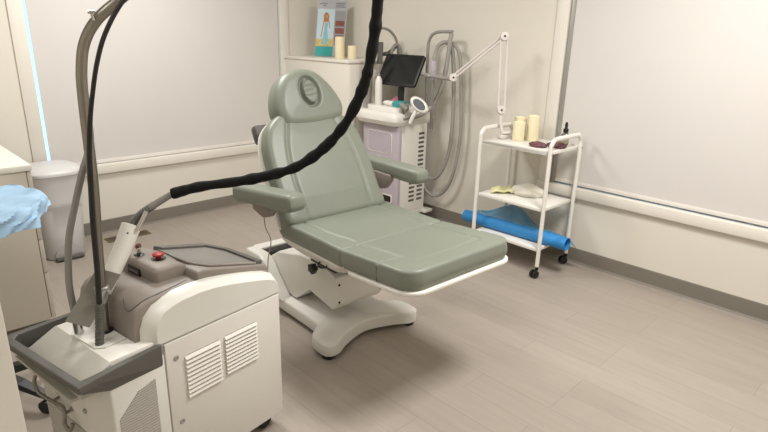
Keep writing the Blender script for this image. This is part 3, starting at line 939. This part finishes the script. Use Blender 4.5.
candle(3.325, 2.060, ZT, .041, .125, 'shorter left ivory pillar candle at the front of the three on the trolley top tray', 'ivory pillar candles on the trolley')
candle(3.410, 2.105, ZT, .041, .145, 'ivory pillar candle partly hidden at the back of the three on the trolley top tray', 'ivory pillar candles on the trolley')
candle(3.395, 1.995, ZT, .041, .168, 'tallest ivory pillar candle, rightmost of the three on the trolley top tray', 'ivory pillar candles on the trolley')
# maroon eye mask: two lumpy lobes
t = thing('eye_mask', 'crumpled maroon eye mask lying at the front of the trolley top tray', 'eye mask', (3.26, 1.79, ZT), 0)


def lump(c, sx, sy, sz, seed):
    rnd = random.Random(seed); b = B(); bmesh.ops.create_icosphere(b, subdivisions=4, radius=1)
    ph = [rnd.uniform(0, 6) for _ in range(6)]
    for v in b.verts:
        n = v.co.normalized()
        k = 1 + .12 * math.sin(n.x * 5 + ph[0]) * math.sin(n.y * 4 + ph[1]) + .06 * math.sin(n.x * 11 + n.z * 7 + ph[2])
        v.co = Vector((c[0] + n.x * sx * k, c[1] + n.y * sy * k, c[2] + max(-.98, n.z) * sz * k))
    for v in b.verts: v.co.z = max(0.0005, v.co.z)
    return b


obj('cup', lump((-.035, .055, .012), .042, .062, .020, 3), M['maroon'], t)
obj('cup', lump((.045, -.035, .013), .044, .062, .022, 5), M['maroon'], t)
# dropper bottle
t = thing('dropper_bottle', 'small clear dropper bottle with black bulb and yellow oil on the trolley top tray', 'bottle', (3.435, 1.775, ZT))
b = B(); lathe(b, [(.022, 0), (.026, .003), (.026, .060), (.021, .072), (.013, .080), (.013, .086), (0, .086)], 24); obj('bottle_body', b, M['clear'], t)
b = B(); lathe(b, [(.021, .003), (.0235, .005), (.0235, .030), (0, .030)], 24); obj('oil', b, M['oil'], t)
b = B(); lathe(b, [(.017, .082), (.017, .104), (.009, .108), (.0105, .130), (.007, .146), (0, .150)], 20); obj('dropper_cap', b, M['black'], t)
b = B(); lathe(b, [(.0265, .052), (.0275, .053), (.0275, .064), (.024, .067)], 24); obj('label_band', b, M['dark'], t)
# middle shelf cloths
ZM = .462
t1_ = obj('folded_cloth', B() if 0 else sheet(B(), lambda u, v: (-.06 + .12 * u + .012 * math.sin(v * 6), -.075 + .15 * v, .016 + .009 * math.sin(u * 7 + v * 3) + .006 * math.sin(v * 11)), 24, 24, .012), M['clothy'])
t1_.location = (3.26, 2.105, ZM + .004); t1_.rotation_euler = (0, 0, .5)
tag(t1_, 'pale yellow cloth lying on the middle shelf of the trolley, left of the white one', 'cloth')
t2_ = obj('crumpled_cloth', lump((0, 0, .026), .080, .110, .046, 17), M['clothw'])
t2_.location = (3.335, 1.945, ZM); t2_.rotation_euler = (0, 0, .35)
tag(t2_, 'crumpled white cloth heaped on the middle shelf of the trolley', 'cloth')
# blue roll and its loose sheet
t = thing('paper_roll', 'long bright blue roll of disposable couch sheet lying across the bottom trolley shelf', 'paper roll', (3.222, 1.99, .192 + .043), math.radians(1.0))
b = B(); P_ = [(0, -.375, -.012), (0, .43, .008)]
n = 28
rings = []
for (rr, yy) in ((.020, -.35), (.020, -.377), (.041, -.382), (.042, -.43), (.042, .38), (.041, .382), (.018, .382), (.018, .35)):
    rings.append([b.verts.new((rr * math.cos(2 * PI * k / n), yy, rr * math.sin(2 * PI * k / n) * (1 + .03 * math.sin(k)))) for k in range(n)])
for i in range(len(rings) - 1):
    for k in range(n): b.faces.new((rings[i][k], rings[i + 1][k], rings[i + 1][(k + 1) % n], rings[i][(k + 1) % n]))
obj('roll', b, M['blue'], t)
b = B(); tube(b, [(0, -.375, 0), (0, .38, 0)], .0205, 20, smooth=False, cap=False); obj('core', b, M['dark'], t)


def loose(u, v):
    y = -.37 + .72 * v
    pk_ = math.exp(-((v - .68) / .20) ** 2)
    x = .020 + .17 * u
    z = .036 + .075 * pk_ * math.sin(u * PI * .55) - .07 * (1 - pk_) * u * u + .004 * math.sin(v * 17 + u * 5)
    if v < .12: z -= (.12 - v) * u * .7
    y -= .08 * u * (1 - v)
    return (x, y, z)


b = B(); sheet(b, loose, 18, 40, .001); obj('loose_sheet', b, M['bluet'], t)

# magnifier lamp arm clamped on the trolley
t = thing('magnifier_lamp', 'white spring-arm magnifier lamp clamped to the back left corner of the trolley', 'lamp', (3.30, 2.16, ZT))
def W_(x, y, z): return (x - 3.30, y - 2.16, z - ZT)


j0 = Vector(W_(3.285, 2.19, 1.02)); j1 = Vector(W_(3.285, 2.215, 1.497)); j2 = Vector(W_(3.20, 2.555, 1.212))
b = B()
for s in (-1, 1):
    o_ = Vector((.015 * s, -.015 * s, 0))
    tube(b, [j0 + o_, j1 + o_], .0080, 10, smooth=False)
obj('lower_arm', b, M['arm'], t)
b = B()
for s in (-1, 1):
    o_ = Vector((.008 * s, 0, .017 * s))
    tube(b, [j1 + o_, j2 + o_], .0080, 10, smooth=False)
obj('upper_arm', b, M['arm'], t)
for j in (j0, j1, j2):
    b = B(); lathe(b, [(.026, -.022), (.028, -.018), (.028, .018), (.026, .022), (.006, .023), (.006, .025), (0, .025)], 24, j, (-.7, -.7, .1)); k_ = obj('joint', b, M['arm'], t)
    b = B(); lathe(b, [(.007, 0), (.007, .003), (0, .003)], 14, j + Vector((-.7, -.7, .1)).normalized() * .0235, (-.7, -.7, .1)); obj('joint_bolt', b, M['dark'], k_)
b = B(); tube(b, [j0 + Vector((0, 0, -.02)), j0 + Vector((0, -.01, -.10)), Vector((0, 0, .0))], .012, 12); box(b, -.035, .035, -.02, .03, .001, .026, .004)
tube(b, [(.03, -.02, .03), (.05, -.05, .05), (.03, -.08, .03)], .007, 8); tube(b, [(-.02, 0, .04), (.05, -.05, .045)], .009, 10, smooth=False)
obj('clamp', b, M['arm'], t)
b = B(); tube(b, [j2, Vector(W_(3.22, 2.62, 1.20)), Vector(W_(3.28, 2.99, 1.213))], .014, 12, 8)
obj('lamp_head', b, M['hosel'], t)

# ============================================================ CORNER CABINET + ITEMS
cz = 1.285
t = thing('storage_cabinet', 'tall plain white cabinet standing in the corner behind the beauty machine', 'cabinet', (2.995, 3.44, 0))
b = B(); box(b, .01, .535, .015, .875, .06, cz - .022, .003); obj('body', b, M['wall'], t)
b = B(); box(b, 0, .54, 0, .878, cz - .022, cz, .003); obj('cabinet_top', b, M['trim'], t)
b = B(); box(b, .03, .535, .05, .875, 0, .06); obj('plinth', b, M['base'], t, smooth=False)
b = B(); box(b, .012, .533, 0.001, .017, .075, cz - .03, .003); dd = obj('door', b, M['wall'], t)
b = B(); tube(b, [(.06, -.02, .75), (.06, -.02, .90)], .005, 8, smooth=False)
tube(b, [(.06, .002, .76), (.06, -.02, .76)], .004, 8, smooth=False); tube(b, [(.06, .002, .89), (.06, -.02, .89)], .004, 8, smooth=False); obj('handle', b, M['alu'], dd)
# leaflet board leaning against the wall
t = thing('poster_board', 'grey display card with a beauty photo leaning against the wall on the corner cabinet', 'poster')
bl = Vector((3.165, 4.095, cz + .004)); br_ = Vector((3.355, 3.930, cz + .003)); tl = Vector((3.235, 4.120, cz + .475)); 
ex = (br_ - bl); wd = ex.length; ex.normalize(); ey = (tl - bl); ht = ey.length; ey.normalize(); ey = (ey - ex * .0).normalized()
ez = ex.cross(ey).normalized()
PM = Matrix(((ex.x, ey.x, ez.x, bl.x), (ex.y, ey.y, ez.y, bl.y), (ex.z, ey.z, ez.z, bl.z), (0, 0, 0, 1)))
if (PM @ Vector((0, 0, 1)) - bl).dot(Vector((-1, -1, 0))) < 0: ez = -ez
PM = Matrix(((ex.x, ey.x, ez.x, bl.x), (ex.y, ey.y, ez.y, bl.y), (ex.z, ey.z, ez.z, bl.z), (0, 0, 0, 1)))


def flat(nm, pts, h0, h1, m, par):
    b = B(); prism(b, pts, h0, h1, 'z'); bmesh.ops.transform(b, matrix=PM, verts=b.verts); return obj(nm, b, m, par, smooth=False)


def rc(x0, x1, y0, y1): return [(x0, y0), (x1, y0), (x1, y1), (x0, y1)]


cd = flat('card', rc(0, wd + .005, 0, ht), -.012, 0, M['paper'], t)
flat('photo_print', rc(.006, wd * .60, .05, ht - .075), 0, .001, M['sky'], cd)
flat('wheat_field', rc(.006, wd * .60, .085, .15), .001, .0016, M['gold'], cd)
flat('teal_strip', rc(.004, wd * .62, .004, .086), 0, .002, M['teal'], cd)
cx_ = wd * .33
flat('dress', [(cx_ - .025, .10), (cx_ + .025, .10), (cx_ + .018, .20), (cx_ + .012, .235), (cx_ + .02, .285), (cx_ - .016, .285), (cx_ - .012, .235), (cx_ - .018, .20)], .0016, .0022, mat('dress_print', '#7FB6BE', .5, var=.1, scale=60), cd)
flat('figure_arms', [(cx_ - .042, .16), (cx_ - .034, .16), (cx_ - .018, .29), (cx_ + .02, .29), (cx_ + .034, .235), (cx_ + .038, .24), (cx_ + .026, .305), (cx_ - .024, .305)], .0014, .0020, M['skin'], cd)
flat('face', [(cx_ + .011 * math.cos(a), .335 + .017 * math.sin(a)) for a in np.linspace(0, 2 * PI, 15)[:-1]], .0022, .0026, M['skin'], cd)
flat('hair', [(cx_ - .022, .30), (cx_ + .02, .30), (cx_ + .024, .34), (cx_ + .010, .37), (cx_ - .010, .372), (cx_ - .024, .35)], .0016, .0022, M['hair'], cd)
flat('side_column', rc(wd * .63, wd * .98, .10, ht - .09), 0, .001, mat('grey_print', '#8E8C90', .5), cd)
for k in range(3): flat('photo_tile', rc(wd * .65, wd * .96, .305 - k * .062 - .047, .305 - k * .062), .001, .0016, M['brownp'], cd)
for (x0, x1, y) in ((.02, .085, ht - .035), (.045, .075, ht - .052), (wd * .62, wd * .95, ht - .030), (wd * .64, wd * .92, ht - .045), (wd * .62, wd * .97, ht - .060)):
    for k in range(7):
        q0 = x0 + (x1 - x0) * k / 7
        flat('lettering', rc(q0, q0 + (x1 - x0) / 9.5, y, y + .0065), .0, .0008, M['dark'], cd)
candle(3.175, 3.76, cz, .040, .175, 'taller ivory pillar candle on the corner cabinet in front of the display card', 'ivory pillar candles on the corner cabinet')
candle(3.262, 3.70, cz, .040, .105, 'shorter ivory pillar candle on the corner cabinet, right of the taller one', 'ivory pillar candles on the corner cabinet')

# ============================================================ BEAUTY MACHINE
bmn = thing('beauty_machine', 'white and lilac beauty machine with a tilted black screen and hanging hoses beside the chair', 'beauty machine', (3.09, 2.965, 0))
D_, Wd = .335, .40     # depth along +x, width along +y
b = B(); prism(b, [(.02, .11), (D_, .11), (D_, .83), (.02, .83)], 0, Wd, 'y', .008, 3); bd = obj('body', b, M['whiteb'], bmn)
b = B(); box(b, -.004, .05, -.003, Wd + .003, .105, .83, .022, 4); fpn = obj('front_shell', b, M['lilac'], bmn)
b = B()
prism(b, [(.07 + p[0], p[1]) for p in roundrect(0, .26, .600, .755, .025, 5)], -.0075, -.003, 'x'); obj('inset_panel', b, M['lilac'], fpn)
b = B()
o1 = roundrect(.066, .334, .596, .759, .027, 5); tube(b, [(-.0045, p[0], p[1]) for p in o1] + [(-.0045, o1[0][0], o1[0][1])], .003, 6, smooth=False)
obj('panel_outline', b, M['whiteb'], fpn)
b = B(); prism(b, roundrect(.045, .155, .20, .265, .012, 4), -.010, -.003, 'x'); bz = obj('socket_frame', b, M['whiteb'], fpn)
b = B(); prism(b, roundrect(.054, .146, .208, .257, .008, 4), -.013, -.009, 'x'); obj('socket', b, M['black'], bz)
b = B()
for k in range(16):
    z = .195 + k * .036
    if z > .80: break
    prism(b, roundrect(.235, .30, z, z + .018, .0085, 4), -.002, .004, 'y')
    if k < 6: prism(b, roundrect(.14, .205, z, z + .018, .0085, 4), -.002, .004, 'y')
obj('vent_slot', b, M['dgrey'], bmn)
b = B()
ol = smoothclosed([(-.07, .02), (-.075, .2), (-.07, Wd - .02), (-.02, Wd + .035), (.2, Wd + .035), (.36, Wd + .02), (.41, Wd - .05), (.41, .05), (.36, -.02), (.2, -.03), (-.02, -.03)], 6)
cushion(b, ol, .10, .040, [], 0.0, Matrix.Translation((0, 0, .825)), N=120, center=(.17, Wd / 2), under=.03)
dk = obj('deck', b, M['whiteb'], bmn)
b = B(); o2 = [(.17 + (q.x - .17) * .80, Wd / 2 + (q.y - Wd / 2) * .82) for q in resample(ol, 60)]
prism(b, [(.185 + (q[0] - .17) * .94, q[1]) for q in o2], .90, .955, 'z', .014, 4); obj('raised_tray', b, M['whiteb'], dk)
b = B(); box(b, -.02, .36, .0, Wd, .07, .112, .008); box(b, .30, .40, -.045, .03, .075, .10, .006); obj('chassis', b, M['white'], bmn)
for x, y in ((.0, .04), (.0, Wd - .04), (.32, .04), (.32, Wd - .04)):
    b = B(); tube(b, [(x, y - .012, .034), (x, y + .012, .034)], .034, 20, smooth=False); box(b, x - .01, x + .01, y - .016, y + .016, .04, .075, .002); obj('caster', b, M['dgrey'], bmn)
# screen: faces -x, tilted back
MS = Matrix.Translation((.160, .150, 1.225)) @ Matrix.Rotation(math.radians(27), 4, 'Y')
b = B(); prism(b, [(q_[1], q_[0]) for q_ in roundrect(-.128, .128, -.205, .205, .022, 5)], -.012, .012, 'x', .004, 2)
bmesh.ops.transform(b, matrix=MS, verts=b.verts); so = obj('monitor', b, M['black'], bmn)
b = B(); prism(b, roundrect(-.185, .185, -.105, .105, .004, 2), -.0145, -.011, 'x'); bmesh.ops.transform(b, matrix=MS, verts=b.verts); obj('screen', b, M['screen'], so)
b = B(); tube(b, [(.16, .135, 1.12), (.15, .13, 1.02), (.16, .13, .925)], lambda t: (.016, .03), 12); obj('monitor_stand', b, M['black'], so)


def bl_(*pts): return [(x - 3.09, y - 2.965, z) for x, y, z in pts]


# hose racks
b = B(); tube(b, bl_((3.42, 2.985, .86), (3.42, 2.99, 1.15), (3.415, 2.990, 1.40), (3.41, 2.965, 1.475), (3.405, 2.925, 1.505), (3.40, 2.87, 1.517), (3.40, 2.745, 1.520)), .012, 12)
obj('hose_rack', b, M['hosel'], bmn)
b = B(); tube(b, bl_((3.17, 3.375, .95), (3.185, 3.375, 1.20), (3.20, 3.375, 1.45), (3.225, 3.375, 1.52), (3.30, 3.375, 1.535), (3.379, 3.375, 1.515), (3.445, 3.375, 1.46), (3.478, 3.375, 1.38), (3.485, 3.375, 1.28), (3.49, 3.375, .95)), .011, 12)
obj('hose_rack', b, M['hosel'], bmn)
# right rack hoses
hA = [(3.26, 2.79, 1.31), (3.30, 2.81, 1.37), (3.35, 2.83, 1.42), (3.39, 2.80, 1.445), (3.41, 2.76, 1.42), (3.42, 2.74, 1.33), (3.43, 2.725, 1.1), (3.435, 2.72, .85), (3.43, 2.735, .62), (3.43, 2.80, .45), (3.44, 2.90, .37), (3.44, 3.02, .40), (3.42, 3.10, .50)]
b = B(); tube(b, bl_(*hA), .0150, 12); hA_ = obj('applicator_hose', b, M['hosel'], bmn)
b = B(); tube(b, bl_((3.255, 2.79, 1.315), (3.255, 2.79, 1.27), (3.257, 2.79, 1.235)), lambda t: .024 - .006 * abs(t - .4), 14)
tube(b, bl_((3.257, 2.79, 1.235), (3.26, 2.79, 1.18)), .016, 12, smooth=False); tube(b, bl_((3.24, 2.82, 1.205), (3.28, 2.74, 1.205)), .010, 10, smooth=False)
obj('applicator', b, M['lilac'], hA_)
b = B(); tube(b, bl_((3.26, 2.79, 1.19), (3.27, 2.80, 1.05), (3.29, 2.815, .93), (3.33, 2.84, .8)), .012, 10); obj('applicator_tail', b, M['hose'], hA_)
hB = [(3.40, 2.80, 1.44), (3.42, 2.74, 1.43), (3.44, 2.70, 1.36), (3.45, 2.68, 1.2), (3.455, 2.66, .95), (3.455, 2.655, .72), (3.45, 2.69, .47), (3.45, 2.76, .31), (3.45, 2.86, .23), (3.45, 2.96, .25), (3.44, 3.05, .36)]
b = B(); tube(b, bl_(*hB), .0135, 12); obj('applicator_hose', b, M['hosel'], bmn)
hC = [(3.400, 2.755, 1.505), (3.385, 2.755, 1.43), (3.370, 2.755, 1.30), (3.340, 2.77, 1.12), (3.285, 2.81, .98), (3.21, 2.875, .905), (3.14, 2.94, .892), (3.115, 2.965, .93), (3.13, 2.955, .97), (3.16, 2.935, .975)]
b = B(); tube(b, bl_(*hC), .0165, 12); hC_ = obj('curved_hose', b, M['hosel'], bmn)
# oval display handpiece hanging on the near corner of the deck
b = B(); lathe(b, [(0, -.020), (.045, -.016), (.058, 0), (.052, .014), (.045, .018), (0, .018)], 28, bl_((3.13, 2.80, 1.000))[0], (-.75, -.60, .25), sx=.80, sy=1.38)
hh = obj('handpiece', b, M['whiteb'], bmn)
b = B(); lathe(b, [(.040, 0), (.040, .002), (0, .002)], 28, Vector(bl_((3.13, 2.80, 1.000))[0]) + Vector((-.75, -.60, .25)).normalized() * .018, (-.75, -.60, .25), sx=.74, sy=1.36); obj('display', b, mat('display_grey', '#5E6468', .3), hh)
b = B(); tube(b, bl_((3.12, 2.82, .955), (3.10, 2.84, .90), (3.09, 2.85, .862)), lambda t: .016 - .004 * t, 12); obj('grip', b, M['whiteb'], hh)
b = B(); tube(b, bl_((3.11, 2.90, .955), (3.10, 2.95, .985), (3.13, 2.98, .985)), .020, 12); obj('cradle', b, M['hose'], bmn)
b = B(); tube(b, bl_((3.11, 2.935, .88), (3.13, 2.90, .90), (3.14, 2.86, .93)), .012, 10); obj('cradle_arm', b, M['hose'], bmn)
# left rack hose and applicators
b = B(); tube(b, bl_((3.125, 3.36, 1.38), (3.108, 3.36, 1.29), (3.09, 3.355, 1.16), (3.075, 3.35, 1.05), (3.085, 3.33, .90)), .015, 12); obj('applicator_hose', b, M['hosel'], bmn)
b = B(); tube(b, bl_((3.262, 3.36, 1.43), (3.262, 3.36, 1.36), (3.255, 3.36, 1.26)), lambda t: (.018, .026), 12)
tube(b, bl_((3.30, 3.36, 1.335), (3.37, 3.36, 1.35), (3.43, 3.355, 1.40)), .017, 12); obj('applicator', b, M['dgrey'], bmn)
b = B(); tube(b, bl_((3.36, 3.34, 1.33), (3.39, 3.34, 1.39), (3.42, 3.33, 1.41), (3.44, 3.32, 1.38), (3.45, 3.31, 1.28), (3.45, 3.30, 1.1), (3.44, 3.30, .95)), .014, 12); obj('applicator_hose', b, M['hose'], bmn)

# things on the deck
ZD = .9555
t = thing('squeeze_bottle', 'tall slim white bottle with a pointed nozzle on the beauty machine', 'bottle', (3.15, 3.255, ZD))
b = B(); lathe(b, [(.027, 0), (.029, .004), (.029, .15), (.026, .19), (.014, .215), (.010, .222), (0, .222)], 24); obj('bottle_body', b, M['whiteb'], t)
b = B(); lathe(b, [(.011, .220), (.011, .235), (.005, .24), (.003, .275), (0, .278)], 16); obj('nozzle', b, M['hosel'], t)
t = thing('wet_wipe_tube', 'short white tube lying on the beauty machine in front of the screen', 'tube', (3.165, 3.15, ZD + .0205), 0)
b = B(); lathe(b, [(0, -.055), (.019, -.054), (.020, -.05), (.020, .03), (.015, .036), (.014, .055), (0, .056)], 20, (0, 0, 0), (.1, 1, 0)); obj('tube_body', b, M['whiteb'], t)
b = B(); box(b, -.035, .035, -.045, .045, 0, .045, .003); tk = obj('teal_box', b, M['teal']); tk.location = (3.185, 3.045, ZD); tk.rotation_euler = (0, 0, .35)
tag(tk, 'small teal box standing on the beauty machine below the screen', 'box')
b = B(); lathe(b, [(.010, 0), (.010, .010), (0, .012)], 12, (-.036, -.02, .018), (-1, 0, 0)); obj('black_tab', b, M['black'], tk)
b = B(); sheet(b, lambda u, v: (-.05 + .10 * u, -.045 + .09 * v, .004 + .05 * u + .005 * math.sin(v * 9)), 10, 10, .003)
pk = obj('foil_packet', b, M['pink']); pk.location = (3.255, 3.17, ZD + .002); tag(pk, 'crumpled pink packet on the beauty machine behind the white tube', 'packet')

# ============================================================ TRASH BIN
t = thing('pedal_bin', 'light grey plastic pedal bin with a domed lid by the back wall', 'bin', (.972, 4.085, 0))
b = B(); N_ = 48; rings = []


def bo_(k, rx, ry):
    a = 2 * PI * k / N_; c, s = math.cos(a), math.sin(a); e = .72
    return (rx * math.copysign(abs(c) ** e, c), ry * math.copysign(abs(s) ** e, s))


for z, rx, ry in ((.0, .118, .125), (.01, .124, .131), (.20, .136, .143), (.36, .145, .152), (.368, .152, .158), (.40, .153, .16), (.56, .162, .168), (.572, .166, .172), (.578, .166, .172)):
    rings.append([b.verts.new((*bo_(k, rx, ry), z)) for k in range(N_)])
for i in range(len(rings) - 1):
    for k in range(N_): b.faces.new((rings[i][k], rings[i][(k + 1) % N_], rings[i + 1][(k + 1) % N_], rings[i + 1][k]))
b.faces.new(rings[0][::-1]); b.faces.new(rings[-1])
obj('bin_body', b, M['cool'], t)
b = B(); rings = []
for z, k0 in ((.574, 1.0), (.578, 1.035), (.594, 1.04), (.600, 1.02), (.612, .93), (.624, .78), (.634, .5), (.638, .2)):
    rings.append([b.verts.new((*bo_(k, .168 * k0, .174 * k0), z)) for k in range(N_)])
for i in range(len(rings) - 1):
    for k in range(N_): b.faces.new((rings[i][k], rings[i][(k + 1) % N_], rings[i + 1][(k + 1) % N_], rings[i + 1][k]))
b.faces.new(rings[0][::-1]); b.faces.new(rings[-1]); obj('lid', b, M['cool'], t)
b = B(); prism(b, [(.085 * math.cos(a) , .012 + .105 * math.sin(a)) for a in np.linspace(0, PI, 18)], -.137, -.110, 'y', .004); pr = obj('pedal_recess', b, mat('bin_recess', '#A6A4A4', .5), t)
b = B(); box(b, -.085, .085, -.165, -.125, .008, .028, .006); obj('pedal', b, M['dgrey'], pr)

# floor vent
b = B(); box(b, -.155, .155, -.052, .052, 0, .005, .002)
vt = obj('floor_vent', b, M['brass']); vt.location = (1.425, 4.14, .0); vt.rotation_euler = (0, 0, 0)
tag(vt, 'dull brass floor register near the back wall beside the bin', 'vent')
b = B()
for k in range(22):
    x = -.134 + k * .0125
    box(b, x, x + .006, -.036, .036, .0045, .0058)
obj('slots', b, M['dark'], vt, smooth=False)

# ============================================================ DRAWER CABINET (left)
t = thing('drawer_cabinet', 'beige drawer cabinet with a white top against the left of the back wall', 'cabinet', (0, 3.06, 0))
b = B(); box(b, -.30, .622, .003, 1.22, .035, .828, .002); obj('body', b, M['cab'], t)
b = B(); box(b, -.31, .648, -.008, 1.22, .828, .857, .003); obj('cabinet_top', b, M['cabt'], t)
for z0, z1 in ((.040, .290), (.294, .470), (.474, .645), (.649, .822)):
    b = B(); box(b, .625, .645, .004, 1.215, z0, z1, .002); dr2 = obj('drawer', b, M['cab'], t)
    b = B(); tube(b, [(.668, .52, z1 - .05), (.668, .70, z1 - .05)], .005, 8, smooth=False)
    for y in (.53, .69): tube(b, [(.644, y, z1 - .05), (.668, y, z1 - .05)], .004, 8, smooth=False)
    obj('handle', b, M['alu'], dr2)
b = B(); box(b, -.29, .60, .03, 1.2, 0, .036); obj('plinth', b, M['base'], t, smooth=False)

# ============================================================ STAND WITH BLUE PAD
t = thing('instrument_stand', 'round stand on a black star base at the left edge, topped by a blue pad', 'stand', (.27, 2.52, 0))
b = B(); lathe(b, [(.045, .085), (.05, .10), (.045, .13), (.03, .15), (0, .15)], 24)
sb = obj('hub', b, M['black'], t)
for k in range(5):
    a = math.radians(-58 + 72 * k); dx, dy = math.cos(a), math.sin(a)
    b = B()
    prs = []
    for s_, zz, w_, h_ in ((.03, .125, .024, .018), (.14, .105, .020, .014), (.255, .075, .015, .010)):
        nx, ny = -dy, dx
        prs.append([b.verts.new((dx * s_ + nx * w_ * e, dy * s_ + ny * w_ * e, zz + h_ * f)) for e, f in ((-1, -1), (1, -1), (1, 1), (-1, 1))])
    for i in range(2):
        for j in range(4): b.faces.new((prs[i][j], prs[i][(j + 1) % 4], prs[i + 1][(j + 1) % 4], prs[i + 1][j]))
    b.faces.new(prs[0][::-1]); b.faces.new(prs[-1])
    lg = obj('leg', b, M['black'], t, smooth=False)
    b = B(); c = Vector((dx * .25, dy * .25, .028)); nv = Vector((-dy, dx, 0))
    for sg in (-1, 1): tube(b, [c + nv * sg * .005, c + nv * sg * .020], .028, 18, smooth=False)
    tube(b, [c, c + Vector((0, 0, .045))], .008, 8, smooth=False)
    obj('caster', b, M['rubber'], lg)
b = B(); tube(b, [(0, 0, .14), (0, 0, .815)], .014, 16, smooth=False); obj('pole', b, M['chrome'], t)
b = B(); lathe(b, [(.05, .805), (.245, .818), (.262, .842), (.258, .846), (.24, .825), (0, .821)], 36); obj('basin', b, M['steel'], t)
b = B()


def drape(u, v):
    a = 2 * PI * u
    sq = 1 / max(abs(math.cos(a)), abs(math.sin(a)))
    R = .270 + .004 * math.sin(9 * a)
    if v < .45:
        r_ = R * v / .45; z = .832 + .019 * (v / .45) ** 3 + .006 * math.sin(a * 7 + v * 15) * math.sin(v * 14)
    else:
        w = (v - .45) / .55
        r_ = R + .018 * math.sin(min(1, w * 3) * PI / 2) + .016 * w * math.sin(6 * a + 1) + .010 * w * math.sin(13 * a) + .006 * math.sin(23 * a + 14 * w)
        z = .851 + .008 * math.sin(PI * min(1, w * 2.2)) - w * (.062 + .012 * (sq - 1)) + .006 * math.sin(11 * a + 7 * w) + .005 * math.sin(5 * a - 9 * w)
    return (r_ * math.cos(a), r_ * math.sin(a), z)


sheet(b, drape, 120, 22, .0012)
pd = obj('disposable_pad', b, M['pad']); pd.location = (.27, 2.52, 0.002)
tag(pd, 'crumpled pale blue disposable pad draped over the stand at the left edge', 'disposable pad')
b = lump((0, 0, .018), .06, .05, .028, 31); ts = obj('crumpled_tissue', b, M['tissue']); ts.location = (.33, 2.70, .852)
tag(ts, 'crumpled white tissue lying on the pale blue pad', 'tissue')
